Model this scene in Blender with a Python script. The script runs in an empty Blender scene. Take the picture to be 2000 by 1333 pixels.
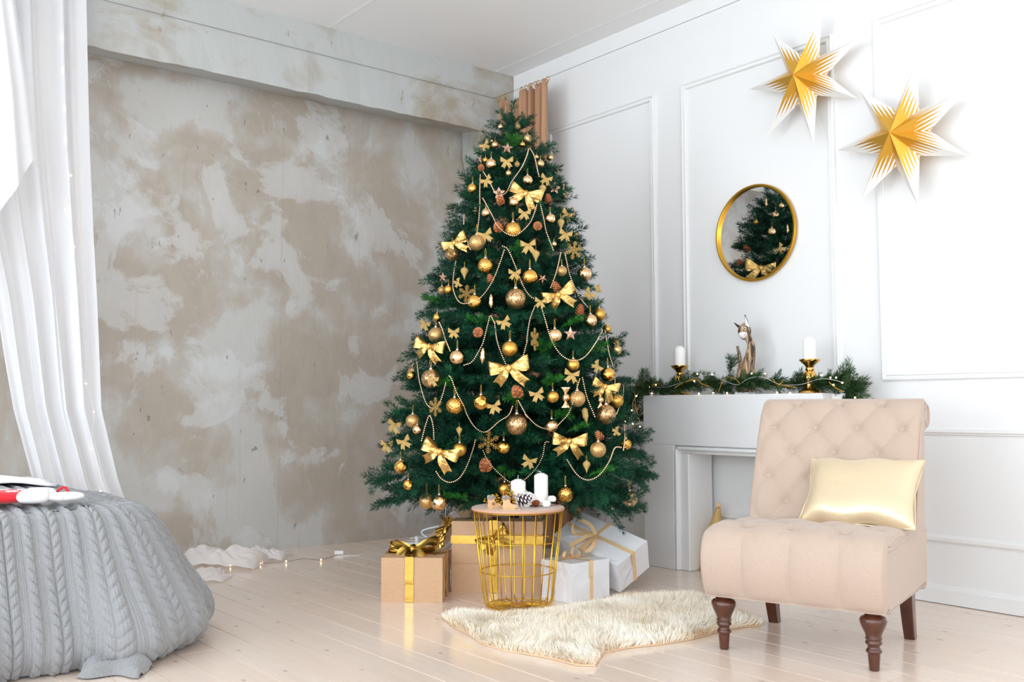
import bpy, math, random
import numpy as np
from mathutils import Matrix, Vector

random.seed(7)
rng = np.random.default_rng(7)
scene = bpy.context.scene
col = scene.collection
PI = math.pi

# ------------------------------------------------------------------ camera
F_PX, YAW, PITCH, ROLL, CAM_H = 1907.94, 0.671487, 0.0679536, -0.00130108, 0.9
fw = np.array([math.sin(YAW)*math.cos(PITCH), math.cos(YAW)*math.cos(PITCH), math.sin(PITCH)])
_r = np.array([math.cos(YAW), -math.sin(YAW), 0.0]); _u = np.cross(_r, fw)
rt = _r*math.cos(ROLL)+_u*math.sin(ROLL); up = -_r*math.sin(ROLL)+_u*math.cos(ROLL)
CAM = np.array([0, 0, CAM_H])
cd = bpy.data.cameras.new('camera'); cam = bpy.data.objects.new('camera', cd); col.objects.link(cam)
cd.sensor_width = 36; cd.lens = F_PX/2000*36; cd.clip_start = 0.05
m = Matrix.Identity(4)
for i in range(3):
    m[i][0], m[i][1], m[i][2], m[i][3] = rt[i], up[i], -fw[i], CAM[i]
cam.matrix_world = m
scene.camera = cam
vs = scene.view_settings
vs.view_transform = 'Standard'; vs.look = 'None'; vs.gamma = 1; vs.use_curve_mapping = False
vs.exposure = 0.64

# ------------------------------------------------------------------ world and daylight
w = bpy.data.worlds.new('world'); scene.world = w; w.use_nodes = True
w.node_tree.nodes['Background'].inputs[0].default_value = (0.86, 0.93, 1.0, 1)
w.node_tree.nodes['Background'].inputs[1].default_value = 1.0

XW, YW, YB, ZC = 4.374, 5.844, 5.48, 3.32        # right wall, concrete wall, beam face, ceiling
XL, YF = -2.3, -3.4                              # window wall, wall behind the camera (both out of view)
WIN_SIDE, WIN_BACK, WIN_HALF, WZ0, WZ1 = (-2.2, -.1, 2.0, 4.2), (-1.1, 1.0, 3.1), .85, .45, 3.1
scene.cycles.diffuse_bounces = 8; scene.cycles.max_bounces = 14

def area(name, loc, rot, sx, sy, power, colr):
    l = bpy.data.lights.new(name, 'AREA'); l.shape = 'RECTANGLE'; l.size = sx; l.size_y = sy
    l.energy = power; l.color = colr
    o = bpy.data.objects.new(name, l); col.objects.link(o); o.location = loc; o.rotation_euler = rot
    return o
SIDE_P, BACK_P, DAY = 52, 24, (.805, .912, 1.0)    # one daylight level per facade
for yc in WIN_SIDE:                              # daylight entering the windows of the side wall
    area('window_side_offscreen', (XL-0.03, yc, (WZ0+WZ1)/2), (0, -PI/2, 0), WZ1-WZ0, 2*WIN_HALF, SIDE_P, DAY)
for xc in WIN_BACK:                              # and the windows behind the camera
    area('window_back_offscreen', (xc, YF-0.03, (WZ0+WZ1)/2), (PI/2, 0, 0), 2*WIN_HALF, WZ1-WZ0, BACK_P, DAY)

# ------------------------------------------------------------------ pixel helpers
def ray(x, y):
    d = fw*F_PX+rt*(x-1000)-up*(y-666.5); return d/np.linalg.norm(d)
def onZ(x, y, z=0.0):
    d = ray(x, y); return CAM+d*((z-CAM_H)/d[2])
def onX(x, y, X):
    d = ray(x, y); return CAM+d*(X/d[0])
def onY(x, y, Y):
    d = ray(x, y); return CAM+d*(Y/d[1])
def atD(x, y, D):
    d = ray(x, y); return CAM+d*(D/(d@fw))
def proj(P):
    v = np.asarray(P, float)-CAM; return (1000+F_PX*(v@rt)/(v@fw), 666.5-F_PX*(v@up)/(v@fw))

# ------------------------------------------------------------------ materials
def lin(c):
    c = [x/255 for x in c]
    return tuple(x/12.92 if x <= .04045 else ((x+.055)/1.055)**2.4 for x in c)+(1,)
MATS = {}
class NT:
    def __init__(s, name):
        s.m = bpy.data.materials.new(name); s.m.use_nodes = True
        s.t = s.m.node_tree; s.n = s.t.nodes; s.b = s.n['Principled BSDF']; MATS[name] = s.m
    def node(s, typ, **kw):
        n = s.n.new(typ)
        for k, v in kw.items():
            if hasattr(n, k) and not k.startswith('i_'): setattr(n, k, v)
            else: n.inputs[k[2:].replace('_', ' ')].default_value = v
        return n
    def link(s, a, b): s.t.links.new(a, b)
    def coord(s, kind='Object', scale=None, loc=None):
        tc = s.node('ShaderNodeTexCoord')
        mp = s.node('ShaderNodeMapping')
        if scale: mp.inputs['Scale'].default_value = scale
        if loc: mp.inputs['Location'].default_value = loc
        s.link(tc.outputs[kind], mp.inputs[0]); return mp.outputs[0]
    def noise(s, vec, scale, detail=4, rough=.55, dist=0):
        n = s.node('ShaderNodeTexNoise'); n.inputs['Scale'].default_value = scale
        n.inputs['Detail'].default_value = detail; n.inputs['Roughness'].default_value = rough; n.inputs['Distortion'].default_value = dist
        s.link(vec, n.inputs['Vector']); return n.outputs['Fac']
    def ramp(s, fac, stops, interp='LINEAR'):
        r = s.node('ShaderNodeValToRGB'); r.color_ramp.interpolation = interp
        e = r.color_ramp.elements
        while len(e) < len(stops): e.new(.5)
        for el, (p, c) in zip(e, stops):
            el.position = p; el.color = c if len(c) == 4 else tuple(c)+(1,)
        s.link(fac, r.inputs[0]); return r.outputs[0]
    def math(s, op, a, b=None, c=None):
        n = s.node('ShaderNodeMath', operation=op)
        for i, v in enumerate((a, b, c)):
            if v is None: continue
            if isinstance(v, (int, float)): n.inputs[i].default_value = v
            else: s.link(v, n.inputs[i])
        return n.outputs[0]
    def mix(s, fac, a, b, blend='MIX'):
        n = s.node('ShaderNodeMix', data_type='RGBA', blend_type=blend)
        for sock, v in ((n.inputs['Factor'], fac), (n.inputs[6], a), (n.inputs[7], b)):
            if isinstance(v, (int, float)): sock.default_value = v
            elif isinstance(v, tuple): sock.default_value = v
            else: s.link(v, sock)
        return n.outputs[2]
    def bump(s, h, strength=.3, dist=.01):
        n = s.node('ShaderNodeBump'); n.inputs['Strength'].default_value = strength; n.inputs['Distance'].default_value = dist
        s.link(h, n.inputs['Height']); s.link(n.outputs[0], s.b.inputs['Normal']); return n
    def base(s, c):
        if isinstance(c, tuple): s.b.inputs['Base Color'].default_value = c
        else: s.link(c, s.b.inputs['Base Color'])

def plain(name, c, rough=.5, metal=0, **kw):
    t = NT(name); t.base(lin(c)); t.b.inputs['Roughness'].default_value = rough; t.b.inputs['Metallic'].default_value = metal
    for k, v in kw.items(): t.b.inputs[k.replace('_', ' ')].default_value = v
    return t

WHITE_WALL = (230, 230, 230)
t = plain('white_paint', WHITE_WALL, .55)
t.bump(t.noise(t.coord(), 180, 2), .04, .002)
t = plain('white_trim', (230, 230, 230), .4)
t = plain('ceiling_paint', (236, 236, 236), .7)
t.bump(t.noise(t.coord(), 2.5, 5), .15, .01)
t = plain('mantel_paint', (230, 230, 230), .45)

# bare plastered concrete: grey skim coat with brown patches, scraped marks
t = NT('concrete')
co = t.coord()
big = t.noise(co, 1.45, 6, .58, .35)
fine = t.noise(t.coord(scale=(1.2, 1, .6)), 6.5, 8, .62, .3)
mask = t.math('ADD', t.math('MULTIPLY', big, .8), t.math('MULTIPLY', fine, .2))
brown = t.ramp(mask, [(.43, (0, 0, 0)), (.455, (.45,)*3), (.52, (1, 1, 1))])
lightm = t.ramp(t.noise(t.coord(loc=(3.3, 1, 7.1)), 2.1, 9, .6, .5), [(.53, (0, 0, 0)), (.57, (.8,)*3), (.75, (1, 1, 1))])
tone = t.noise(t.coord(loc=(9, 2, 1)), 2.2, 4)
grey = t.mix(tone, lin((184, 181, 175)), lin((204, 203, 200)))
brownc = t.mix(fine, lin((152, 139, 122)), lin((184, 170, 154)))
c1 = t.mix(t.math('MULTIPLY', brown, .8), grey, brownc)
c2 = t.mix(t.math('MULTIPLY', lightm, .6), c1, lin((210, 211, 211)))
streak = t.ramp(t.noise(t.coord(scale=(9, 9, .7)), 1.6, 5), [(.62, (0, 0, 0)), (.75, (1, 1, 1))])
c3 = t.mix(t.math('MULTIPLY', streak, .3), c2, lin((162, 150, 134)))
pit = t.ramp(t.noise(t.coord(scale=(1.6, 1.6, .7)), 13, 3), [(.71, (0, 0, 0)), (.74, (1, 1, 1))])
c4 = t.mix(t.math('MULTIPLY', pit, .55), c3, lin((118, 104, 88)))
seam = t.node('ShaderNodeSeparateXYZ'); t.link(t.coord(), seam.inputs[0])
sm = t.math('LESS_THAN', t.math('ABSOLUTE', t.math('SUBTRACT', t.math('ADD', seam.outputs[0], t.math('MULTIPLY', fine, .03)), 2.755)), .006)
t.base(t.mix(t.math('MULTIPLY', sm, .12), c4, lin((140, 126, 108)))); t.b.inputs['Roughness'].default_value = .62
hgt = t.math('SUBTRACT', t.math('ADD', t.math('MULTIPLY', lightm, .5), t.math('MULTIPLY', fine, .9)), t.math('MULTIPLY', pit, .8))
t.bump(hgt, .45, .012)
t = NT('beam_plaster')
co = t.coord(scale=(1, 1, 1.6))
f1 = t.noise(co, 1.6, 8, .6, .5)
f2 = t.noise(t.coord(scale=(1.4, 1, .8)), 9, 6, .6)
c = t.mix(t.ramp(f1, [(.5, (0, 0, 0)), (.64, (1, 1, 1))]), lin((184, 186, 184)), lin((164, 153, 137)))
spots = t.ramp(f2, [(.66, (0, 0, 0)), (.72, (1, 1, 1))])
c = t.mix(t.math('MULTIPLY', spots, .6), c, lin((146, 128, 106)))
t.base(c); t.b.inputs['Roughness'].default_value = .6
t.bump(t.math('ADD', f2, t.math('MULTIPLY', f1, .6)), .35, .01)

# whitewashed pine boards
t = NT('floor_board')
co = t.coord(scale=(1, .06, 1))
oi = t.node('ShaderNodeObjectInfo')
off = t.node('ShaderNodeVectorMath', operation='ADD'); t.link(co, off.inputs[0])
cmb = t.node('ShaderNodeCombineXYZ'); t.link(t.math('MULTIPLY', oi.outputs['Random'], 40), cmb.inputs[0]); t.link(t.math('MULTIPLY', oi.outputs['Random'], 17), cmb.inputs[1])
t.link(cmb.outputs[0], off.inputs[1])
g = t.noise(off.outputs[0], 30, 5, .6, 1.2)
c = t.mix(t.ramp(g, [(.3, (0, 0, 0)), (.75, (1, 1, 1))]), lin((225, 206, 191)), lin((233, 217, 203)))
c = t.mix(t.math('MULTIPLY', oi.outputs['Random'], .35), c, lin((226, 200, 180)))
vo = t.node('ShaderNodeTexVoronoi', voronoi_dimensions='2D'); vo.inputs['Scale'].default_value = 3.7
off2 = t.node('ShaderNodeVectorMath', operation='ADD'); t.link(t.coord(scale=(1.7, .8, 1)), off2.inputs[0]); t.link(cmb.outputs[0], off2.inputs[1])
t.link(off2.outputs[0], vo.inputs['Vector'])
knot = t.ramp(vo.outputs['Distance'], [(.022, (1, 1, 1)), (.06, (0, 0, 0))])
knot = t.math('MULTIPLY', knot, t.math('GREATER_THAN', t.noise(off2.outputs[0], 1.1, 1), .47))
c = t.mix(t.math('MULTIPLY', knot, .5), c, lin((150, 128, 118)))
t.base(c); t.b.inputs['Roughness'].default_value = .17
t.b.inputs['Coat Weight'].default_value = .25; t.b.inputs['Coat Roughness'].default_value = .12
t.bump(g, .05, .003)
plain('floor_gap', (240, 232, 224), .6)

# greenery
def needle_mat(name, c0, c1, c2):
    t = NT(name)
    at = t.node('ShaderNodeAttribute', attribute_name='tint')
    oi = t.node('ShaderNodeObjectInfo')
    f = t.math('ADD', t.math('MULTIPLY', at.outputs['Fac'], .75), t.math('MULTIPLY', oi.outputs['Random'], .25))
    t.base(t.ramp(f, [(0, lin(c0)), (.6, lin(c1)), (1, lin(c2))]))
    t.b.inputs['Roughness'].default_value = .5
    t.b.inputs['Specular IOR Level'].default_value = .3
    return t
needle_mat('fir_needles', (6, 40, 27), (16, 74, 50), (42, 112, 68))
needle_mat('fir_fresh', (30, 92, 30), (46, 116, 38), (84, 150, 60))
needle_mat('garland_needles', (22, 46, 26), (44, 78, 40), (88, 112, 62))
plain('bark', (62, 46, 34), .8)
plain('dark_metal', (40, 42, 44), .5, .4)

# metals and ornaments
def metal(name, c, rough, **kw): return plain(name, c, rough, 1.0, **kw)
metal('gold_shiny', (236, 184, 96), .1)
metal('champagne_shiny', (240, 204, 158), .12)
metal('rose_shiny', (238, 196, 172), .14)
metal('gold_matte', (226, 176, 88), .36)
metal('champagne_matte', (226, 194, 140), .36)
metal('silver_cap', (225, 205, 190), .25)
t = metal('gold_glitter', (226, 176, 100), .42)
v = t.node('ShaderNodeTexVoronoi'); v.inputs['Scale'].default_value = 26; t.link(t.coord(), v.inputs['Vector'])
t.base(t.mix(t.ramp(v.outputs['Color'], [(.2, (0, 0, 0)), (.8, (1, 1, 1))]), lin((196, 138, 62)), lin((255, 226, 168))))
nm = t.node('ShaderNodeBump'); nm.inputs['Strength'].default_value = .9; nm.inputs['Distance'].default_value = .15
t.link(v.outputs['Color'], nm.inputs['Height']); t.link(nm.outputs[0], t.b.inputs['Normal'])
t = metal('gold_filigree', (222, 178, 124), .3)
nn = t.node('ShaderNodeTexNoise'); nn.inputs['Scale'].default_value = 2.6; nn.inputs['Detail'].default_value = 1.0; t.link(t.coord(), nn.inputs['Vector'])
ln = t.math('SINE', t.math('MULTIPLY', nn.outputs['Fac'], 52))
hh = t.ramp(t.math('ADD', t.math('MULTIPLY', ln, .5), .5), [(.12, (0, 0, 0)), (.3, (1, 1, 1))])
t.base(t.mix(hh, lin((104, 58, 28)), lin((236, 198, 146))))  # shaded inside of the openwork is painted brown into the grooves
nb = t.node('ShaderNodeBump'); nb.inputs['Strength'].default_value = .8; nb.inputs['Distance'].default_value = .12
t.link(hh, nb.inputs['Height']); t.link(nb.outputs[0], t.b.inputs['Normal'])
t = metal('satin_gold', (222, 184, 112), .33)
t.bump(t.noise(t.coord(), 7, 2), .18, .06)
t = metal('ribbon_gold', (204, 164, 80), .33)
t.bump(t.noise(t.coord(), 40, 2), .15, .01)
t = plain('bow_glitter', (214, 182, 116), .45, .8)
t.bump(t.noise(t.coord(), 30, 2), .4, .05)
plain('ribbon_peach', (238, 202, 152), .38, .15)
plain('thread_gold', (206, 168, 70), .45, .6)
metal('bead_champagne', (244, 214, 182), .22)
metal('bead_gold', (226, 176, 60), .25)
t = NT('pinecone')
at = t.node('ShaderNodeAttribute', attribute_name='tint')
t.base(t.ramp(at.outputs['Fac'], [(0, lin((140, 78, 42))), (1, lin((186, 112, 64)))])); t.b.inputs['Roughness'].default_value = .6
t = NT('snowy_pinecone')
at = t.node('ShaderNodeAttribute', attribute_name='tint')
t.base(t.ramp(at.outputs['Fac'], [(.3, lin((58, 34, 28))), (.75, lin((236, 232, 236)))])); t.b.inputs['Roughness'].default_value = .6
t = plain('snow_gold', (208, 172, 96), .4, .75)
t.bump(t.noise(t.coord(), 40, 2), .5, .05)

# textiles, wood, paper
t = plain('linen', (214, 190, 170), .85, Sheen_Weight=.25)
wv = t.noise(t.coord(scale=(1, 1, 8)), 70, 3); wv2 = t.noise(t.coord(scale=(8, 8, 1)), 60, 3)
s_ = t.math('ADD', wv, wv2)
t.base(t.mix(t.math('MULTIPLY', s_, .5), lin((172, 149, 132)), lin((196, 175, 159)))); t.bump(s_, .25, .003)
plain('linen_seam', (196, 168, 146), .85)
t = plain('leg_wood', (74, 34, 20), .22, Coat_Weight=.4)
t.base(t.mix(t.noise(t.coord(scale=(1, 1, .2)), 30, 3), lin((40, 18, 12)), lin((98, 48, 26))))
t = plain('pillow_satin', (224, 204, 170), .36, .4, Sheen_Weight=.3)
t.bump(t.noise(t.coord(scale=(1, 1, 1)), 9, 3), .25, .02)
t = plain('knit_wool', (158, 160, 163), .95, Sheen_Weight=.4)
uvn = t.node('ShaderNodeTexCoord')
wvn = t.node('ShaderNodeTexWave', wave_type='BANDS', bands_direction='X'); wvn.inputs['Scale'].default_value = 42; wvn.inputs['Distortion'].default_value = 1.2
wvn.inputs['Detail'].default_value = 2
t.link(uvn.outputs['UV'], wvn.inputs['Vector'])
fz = t.noise(t.coord(), 260, 3)
t.base(t.mix(fz, lin((124, 124, 126)), lin((162, 162, 163))))
t.bump(t.math('ADD', t.math('MULTIPLY', wvn.outputs['Fac'], .5), fz), .6, .004)
t = plain('white_cloth', (244, 244, 246), .9, Sheen_Weight=.2)
def sheer(name, c, transp):
    t = NT(name); n = t.n
    df = t.node('ShaderNodeBsdfDiffuse'); df.inputs[0].default_value = lin(c)
    tl = t.node('ShaderNodeBsdfTranslucent'); tl.inputs[0].default_value = lin(c)
    tp = t.node('ShaderNodeBsdfTransparent')
    m1 = t.node('ShaderNodeMixShader'); m1.inputs[0].default_value = .35
    m2 = t.node('ShaderNodeMixShader'); m2.inputs[0].default_value = transp
    t.link(df.outputs[0], m1.inputs[1]); t.link(tl.outputs[0], m1.inputs[2])
    t.link(m1.outputs[0], m2.inputs[1]); t.link(tp.outputs[0], m2.inputs[2])
    t.link(m2.outputs[0], n['Material Output'].inputs[0])
sheer('sheer_white', (248, 248, 250), .10)
sheer('sheer_floor', (250, 248, 248), .12)
plain('tan_curtain', (178, 136, 104), .9, Sheen_Weight=.2)
t = plain('kraft_paper', (196, 158, 122), .6)
kn = t.noise(t.coord(scale=(1, 1, 6)), 30, 4)
t.base(t.mix(kn, lin((186, 146, 110)), lin((206, 170, 134)))); t.bump(t.noise(t.coord(), 14, 3), .2, .01)
t = plain('silver_paper', (240, 242, 246), .36, .15)
t.bump(t.noise(t.coord(), 11, 3, .5, 1.0), .35, .02)
t = plain('fur', (240, 228, 206), .9, Sheen_Weight=.3)
at = t.node('ShaderNodeAttribute', attribute_name='tint')
t.base(t.ramp(at.outputs['Fac'], [(0, lin((216, 190, 154))), (.25, lin((240, 228, 206))), (1, lin((253, 249, 240)))]))
plain('hide', (216, 184, 150), .8)
plain('red_felt', (206, 18, 34), .85, Sheen_Weight=.2)
plain('felt_white', (248, 246, 248), .95, Sheen_Weight=.3)
plain('wax_white', (244, 241, 238), .5, Subsurface_Weight=.15)
plain('wick', (232, 226, 224), .8)
metal('holder_gold', (238, 190, 106), .1)
t = metal('frame_gold', (206, 156, 50), .35)
metal('wire_gold', (222, 176, 62), .32)
metal('steel_wire', (130, 130, 132), .4)
t = plain('mirror_glass', (245, 246, 246), .0, 1.0)
t = plain('table_wood', (218, 198, 186), .5)
t.base(t.mix(t.noise(t.coord(scale=(1, 8, 1)), 12, 4), lin((206, 186, 174)), lin((228, 212, 202))))
plain('edge_wood', (206, 158, 130), .5)
plain('ply_wood', (214, 170, 122), .55)
plain('cut_wood', (150, 96, 60), .6)
plain('bucket_white', (214, 216, 220), .4)
plain('plastic_white', (240, 240, 242), .35)
plain('plastic_red', (190, 24, 30), .35)
plain('gap_shade_black', (44, 44, 48), .5)
plain('cotton', (250, 249, 248), 1.0, Sheen_Weight=.4)
plain('husk', (110, 62, 52), .7)
plain('twig', (96, 54, 44), .75)
plain('paper_white', (248, 247, 246), .7)
t = NT('cat_wood')
cv = t.coord(scale=(1, 1, .16))
cn = t.noise(cv, 60, 4, .6, .6)
t.base(t.ramp(cn, [(.42, lin((34, 28, 28))), (.52, lin((150, 118, 84))), (.65, lin((216, 184, 144)))])); t.b.inputs['Roughness'].default_value = .5
plain('cat_black', (36, 32, 34), .45)
plain('cat_white', (240, 240, 240), .5)
plain('cat_red', (122, 14, 28), .4)
t = plain('gnome_gold', (206, 170, 108), .6, .2)
plain('pale_wood', (232, 196, 160), .6)
plain('glass_pane', (255, 255, 255), .0, Transmission_Weight=1.0, IOR=1.0, Alpha=.15)
t = NT('bulb_glow')
t.b.inputs['Emission Color'].default_value = (1, .62, .25, 1); t.b.inputs['Emission Strength'].default_value = 9
t.base((1, .8, .5, 1))
# folded paper star: gold heart fraying into white tips, printed along each facet
t = NT('star_paper')
uv = t.node('ShaderNodeUVMap', uv_map='UVMap'); sp = t.node('ShaderNodeSeparateXYZ'); t.link(uv.outputs[0], sp.inputs[0])
U, V = sp.outputs[0], sp.outputs[1]
saw = t.math('PINGPONG', t.math('MULTIPLY', V, 5.0), .5)
lim = t.math('ADD', .36, t.math('MULTIPLY', saw, .72))
gold = t.math('LESS_THAN', U, lim)
t.base(t.mix(gold, lin((228, 227, 224)), lin((222, 172, 66))))
t.link(t.math('MULTIPLY', gold, .75), t.b.inputs['Metallic'])
t.b.inputs['Roughness'].default_value = .42

# ------------------------------------------------------------------ mesh helpers
class MB:
    def __init__(s): s.v = []; s.f = []; s.n = 0; s.tint = []; s.uv = None
    def add(s, v, f, tint=None):
        v = np.asarray(v, float); s.v.append(v)
        s.f += [tuple(int(i)+s.n for i in q) for q in f]; s.n += len(v)
        s.tint.append(np.full(len(v), .5 if tint is None else tint) if np.isscalar(tint) or tint is None else np.asarray(tint)); return s
    def box(s, c, d, R=None, tint=None):
        c = np.asarray(c, float); d = np.asarray(d, float)/2
        v = np.array([[x, y, z] for z in (-1, 1) for y in (-1, 1) for x in (-1, 1)])*d
        if R is not None: v = v@np.asarray(R).T
        return s.add(v+c, [(0, 2, 3, 1), (4, 5, 7, 6), (0, 1, 5, 4), (2, 6, 7, 3), (0, 4, 6, 2), (1, 3, 7, 5)], tint)
    def grid(s, P, closeu=False, closev=False, tint=None):
        nu, nv = P.shape[:2]; f = []
        for i in range(nu if closeu else nu-1):
            for j in range(nv if closev else nv-1):
                a, b = i, (i+1) % nu; c, d = j, (j+1) % nv
                f.append((a*nv+c, b*nv+c, b*nv+d, a*nv+d))
        return s.add(P.reshape(-1, 3), f, None if tint is None else np.asarray(tint).reshape(-1) if not np.isscalar(tint) else tint)
    def lathe(s, prof, n=24, c=(0, 0, 0), R=None, tint=None, cap=True):
        prof = np.asarray(prof, float); a = np.linspace(0, 2*PI, n, endpoint=False)
        P = np.zeros((n, len(prof), 3))
        P[:, :, 0] = np.cos(a)[:, None]*prof[:, 0]; P[:, :, 1] = np.sin(a)[:, None]*prof[:, 0]; P[:, :, 2] = prof[:, 1]
        k = len(prof); v = P.reshape(-1, 3)
        if R is not None: v = v@np.asarray(R).T
        f = [(i*k+j, ((i+1) % n)*k+j, ((i+1) % n)*k+j+1, i*k+j+1) for i in range(n) for j in range(k-1)]
        if cap:
            if prof[0, 0] > 1e-6: f.append(tuple(i*k for i in range(n))[::-1])
            if prof[-1, 0] > 1e-6: f.append(tuple(i*k+k-1 for i in range(n)))
        return s.add(v+np.asarray(c), f, tint)
    def tube(s, pts, r, n=8, tint=None, cap=True):
        pts = np.asarray(pts, float); k = len(pts)
        r = np.full(k, r) if np.isscalar(r) else np.asarray(r)
        T = np.gradient(pts, axis=0); T /= np.linalg.norm(T, axis=1)[:, None]+1e-12
        ref = np.array([0, 0, 1.0]) if abs(T[0, 2]) < .9 else np.array([1.0, 0, 0])
        N = np.cross(T[0], ref); N /= np.linalg.norm(N)
        a = np.linspace(0, 2*PI, n, endpoint=False); P = np.zeros((k, n, 3))
        for i in range(k):
            N = N-T[i]*(N@T[i]); N /= np.linalg.norm(N)+1e-12; B = np.cross(T[i], N)
            P[i] = pts[i]+r[i]*(np.cos(a)[:, None]*N+np.sin(a)[:, None]*B)
        f = [(i*n+j, (i+1)*n+j, (i+1)*n+(j+1) % n, i*n+(j+1) % n) for i in range(k-1) for j in range(n)]
        if cap: f += [tuple(range(n)), tuple((k-1)*n+j for j in range(n))[::-1]]
        return s.add(P.reshape(-1, 3), f, tint)
    def sphere(s, c, r, nu=16, nv=10, tint=None, sc=(1, 1, 1), R=None):
        th = np.linspace(0, PI, nv+1)
        prof = np.c_[np.sin(th), -np.cos(th)]; prof[0, 0] = prof[-1, 0] = 0
        a = np.linspace(0, 2*PI, nu, endpoint=False)
        P = np.stack([np.cos(a)[:, None]*prof[:, 0], np.sin(a)[:, None]*prof[:, 0], np.tile(prof[:, 1], (nu, 1))], -1)
        k = nv+1; v = P.reshape(-1, 3)*np.asarray(sc)*r
        if R is not None: v = v@np.asarray(R).T
        f = []
        for i in range(nu):
            for j in range(nv):
                a_, b_ = i*k, ((i+1) % nu)*k
                if j == 0: f.append((a_, b_+1, a_+1))
                elif j == nv-1: f.append((a_+j, b_+j, a_+j+1))
                else: f.append((a_+j, b_+j, b_+j+1, a_+j+1))
        return s.add(v+np.asarray(c), f, tint)
    def prism(s, poly, axis_pts):
        """extrude a 2-D polygon given as list of 3-D points along a vector"""
        P = np.asarray(poly, float); n = len(P); d = np.asarray(axis_pts, float)
        return s.add(np.vstack([P, P+d]), [tuple(range(n))[::-1], tuple(range(n, 2*n))]+[(i, (i+1) % n, n+(i+1) % n, n+i) for i in range(n)])
    def mesh(s, name, mat, smooth=False, uv=None, tint=False, autosmooth=None):
        me = bpy.data.meshes.new(name)
        V = np.vstack(s.v); me.from_pydata(V.tolist(), [], s.f)
        me.materials.append(MATS[mat])
        if smooth: me.polygons.foreach_set('use_smooth', [True]*len(me.polygons))
        if tint:
            a = me.attributes.new('tint', 'FLOAT', 'POINT'); a.data.foreach_set('value', np.concatenate(s.tint).astype(np.float32))
        if uv is not None:
            L = me.uv_layers.new(name='UVMap'); vi = np.zeros(len(me.loops), int); me.loops.foreach_get('vertex_index', vi)
            L.data.foreach_set('uv', np.asarray(uv)[vi].astype(np.float32).reshape(-1))
        if autosmooth is not None:
            me.polygons.foreach_set('use_smooth', [True]*len(me.polygons)); me.set_sharp_from_angle(angle=math.radians(autosmooth))
        me.update(); return me

def link(name, me, parent=None, loc=None):
    o = bpy.data.objects.new(name, me); col.objects.link(o)
    if parent is not None: o.parent = parent
    if loc is not None: o.location = loc
    return o
def tag(o, label=None, cat=None, group=None, kind=None):
    if label: o['label'] = label
    if cat: o['category'] = cat
    if group: o['group'] = group
    if kind: o['kind'] = kind
    return o
def thing(name, label, cat, loc=(0, 0, 0), rotz=0, group=None):
    o = bpy.data.objects.new(name, None); col.objects.link(o); o.location = loc; o.rotation_euler = (0, 0, rotz)
    o.empty_display_size = .05
    return tag(o, label, cat, group)
def part(mb, name, mat, parent=None, world=True, **kw):
    """world: mesh given in world coordinates, re-based on the parent's location (parents of such parts are not rotated)"""
    if world and parent is not None:
        p = parent; off = np.zeros(3)
        while p is not None: off += np.array(p.location); p = p.parent
        mb.v = [a-off for a in mb.v]
    return link(name, mb.mesh(name, mat, **kw), parent)
def bevel(o, w, seg=2):
    md = o.modifiers.new('bevel', 'BEVEL'); md.width = w; md.segments = seg; md.limit_method = 'ANGLE'; md.angle_limit = .6; return o
def struct(mb, name, mat, **kw):
    return tag(part(mb, name, mat, None, **kw), kind='structure')
def smoothstep(x, a, b):
    t_ = np.clip((x-a)/(b-a), 0, 1); return t_*t_*(3-2*t_)
def spline(pts, n):
    """Catmull-Rom through pts"""
    P = np.asarray(pts, float); P = np.vstack([2*P[0]-P[1], P, 2*P[-1]-P[-2]]); k = len(P)-3
    out = []
    for x in np.linspace(0, k-1e-9, n):
        i = int(x); u_ = x-i; a, b, c, d = P[i:i+4]
        out.append(.5*((2*b)+(-a+c)*u_+(2*a-5*b+4*c-d)*u_**2+(-a+3*b-3*c+d)*u_**3))
    return np.array(out)
def rotz(a): c, s = math.cos(a), math.sin(a); return np.array([[c, -s, 0], [s, c, 0], [0, 0, 1]])
def roty(a): c, s = math.cos(a), math.sin(a); return np.array([[c, 0, s], [0, 1, 0], [-s, 0, c]])
def rotx(a): c, s = math.cos(a), math.sin(a); return np.array([[1, 0, 0], [0, c, -s], [0, s, c]])
# ================================================================== the setting
fl = MB().box(((XL+XW)/2, (YF+YW)/2, -.0245), (XW-XL+.4, YW-YF+.4, .04)); floor = struct(fl, 'floor', 'floor_gap')
PITCH_B = .1405
FX0_ = 2.568-PITCH_B*math.ceil((2.568+.9)/PITCH_B)
q = MB().box(((XL+FX0_)/2, (YF+YW)/2, -.0022), (FX0_-XL, YW-YF, .0045)).box(((FX0_+XW)/2, (YF-1.2)/2, -.0022), (XW-FX0_, -1.2-YF, .0045)); part(q, 'far_boards', 'floor_board', floor)
plank_meshes = {}
def plank_mesh(w, l):
    k = (round(w, 3), round(l, 2))
    if k not in plank_meshes:
        plank_meshes[k] = MB().box((0, 0, -.00225), (w, l, .0045)).mesh('plank', 'floor_board')
    return plank_meshes[k]
FX0, FY0 = -.9, -1.2                             # boards are laid singly where a camera could see them
x0 = 2.568-PITCH_B*math.ceil((2.568-FX0)/PITCH_B)
i = 0
while x0+i*PITCH_B < XW:
    xa, xb = max(FX0-PITCH_B, x0+i*PITCH_B), min(XW, x0+(i+1)*PITCH_B)
    y = FY0-random.choice((0, .6, 1.2, 1.8))
    while y < YW and xb-xa > .02:
        l = random.choice((2.4, 3.0, 3.6, 4.2)); y1 = min(y+l, YW); ya = max(y, FY0)
        if y1-ya > .15:
            gap = random.choice((.003, .004, .005, .008))
            o = link('plank', plank_mesh(xb-xa-gap, y1-ya-.002), floor); o.location = ((xa+xb)/2, (ya+y1)/2, random.uniform(-.0006, .0004))
        y = y1 if y1 > y+.01 else y+l
    i += 1

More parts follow.
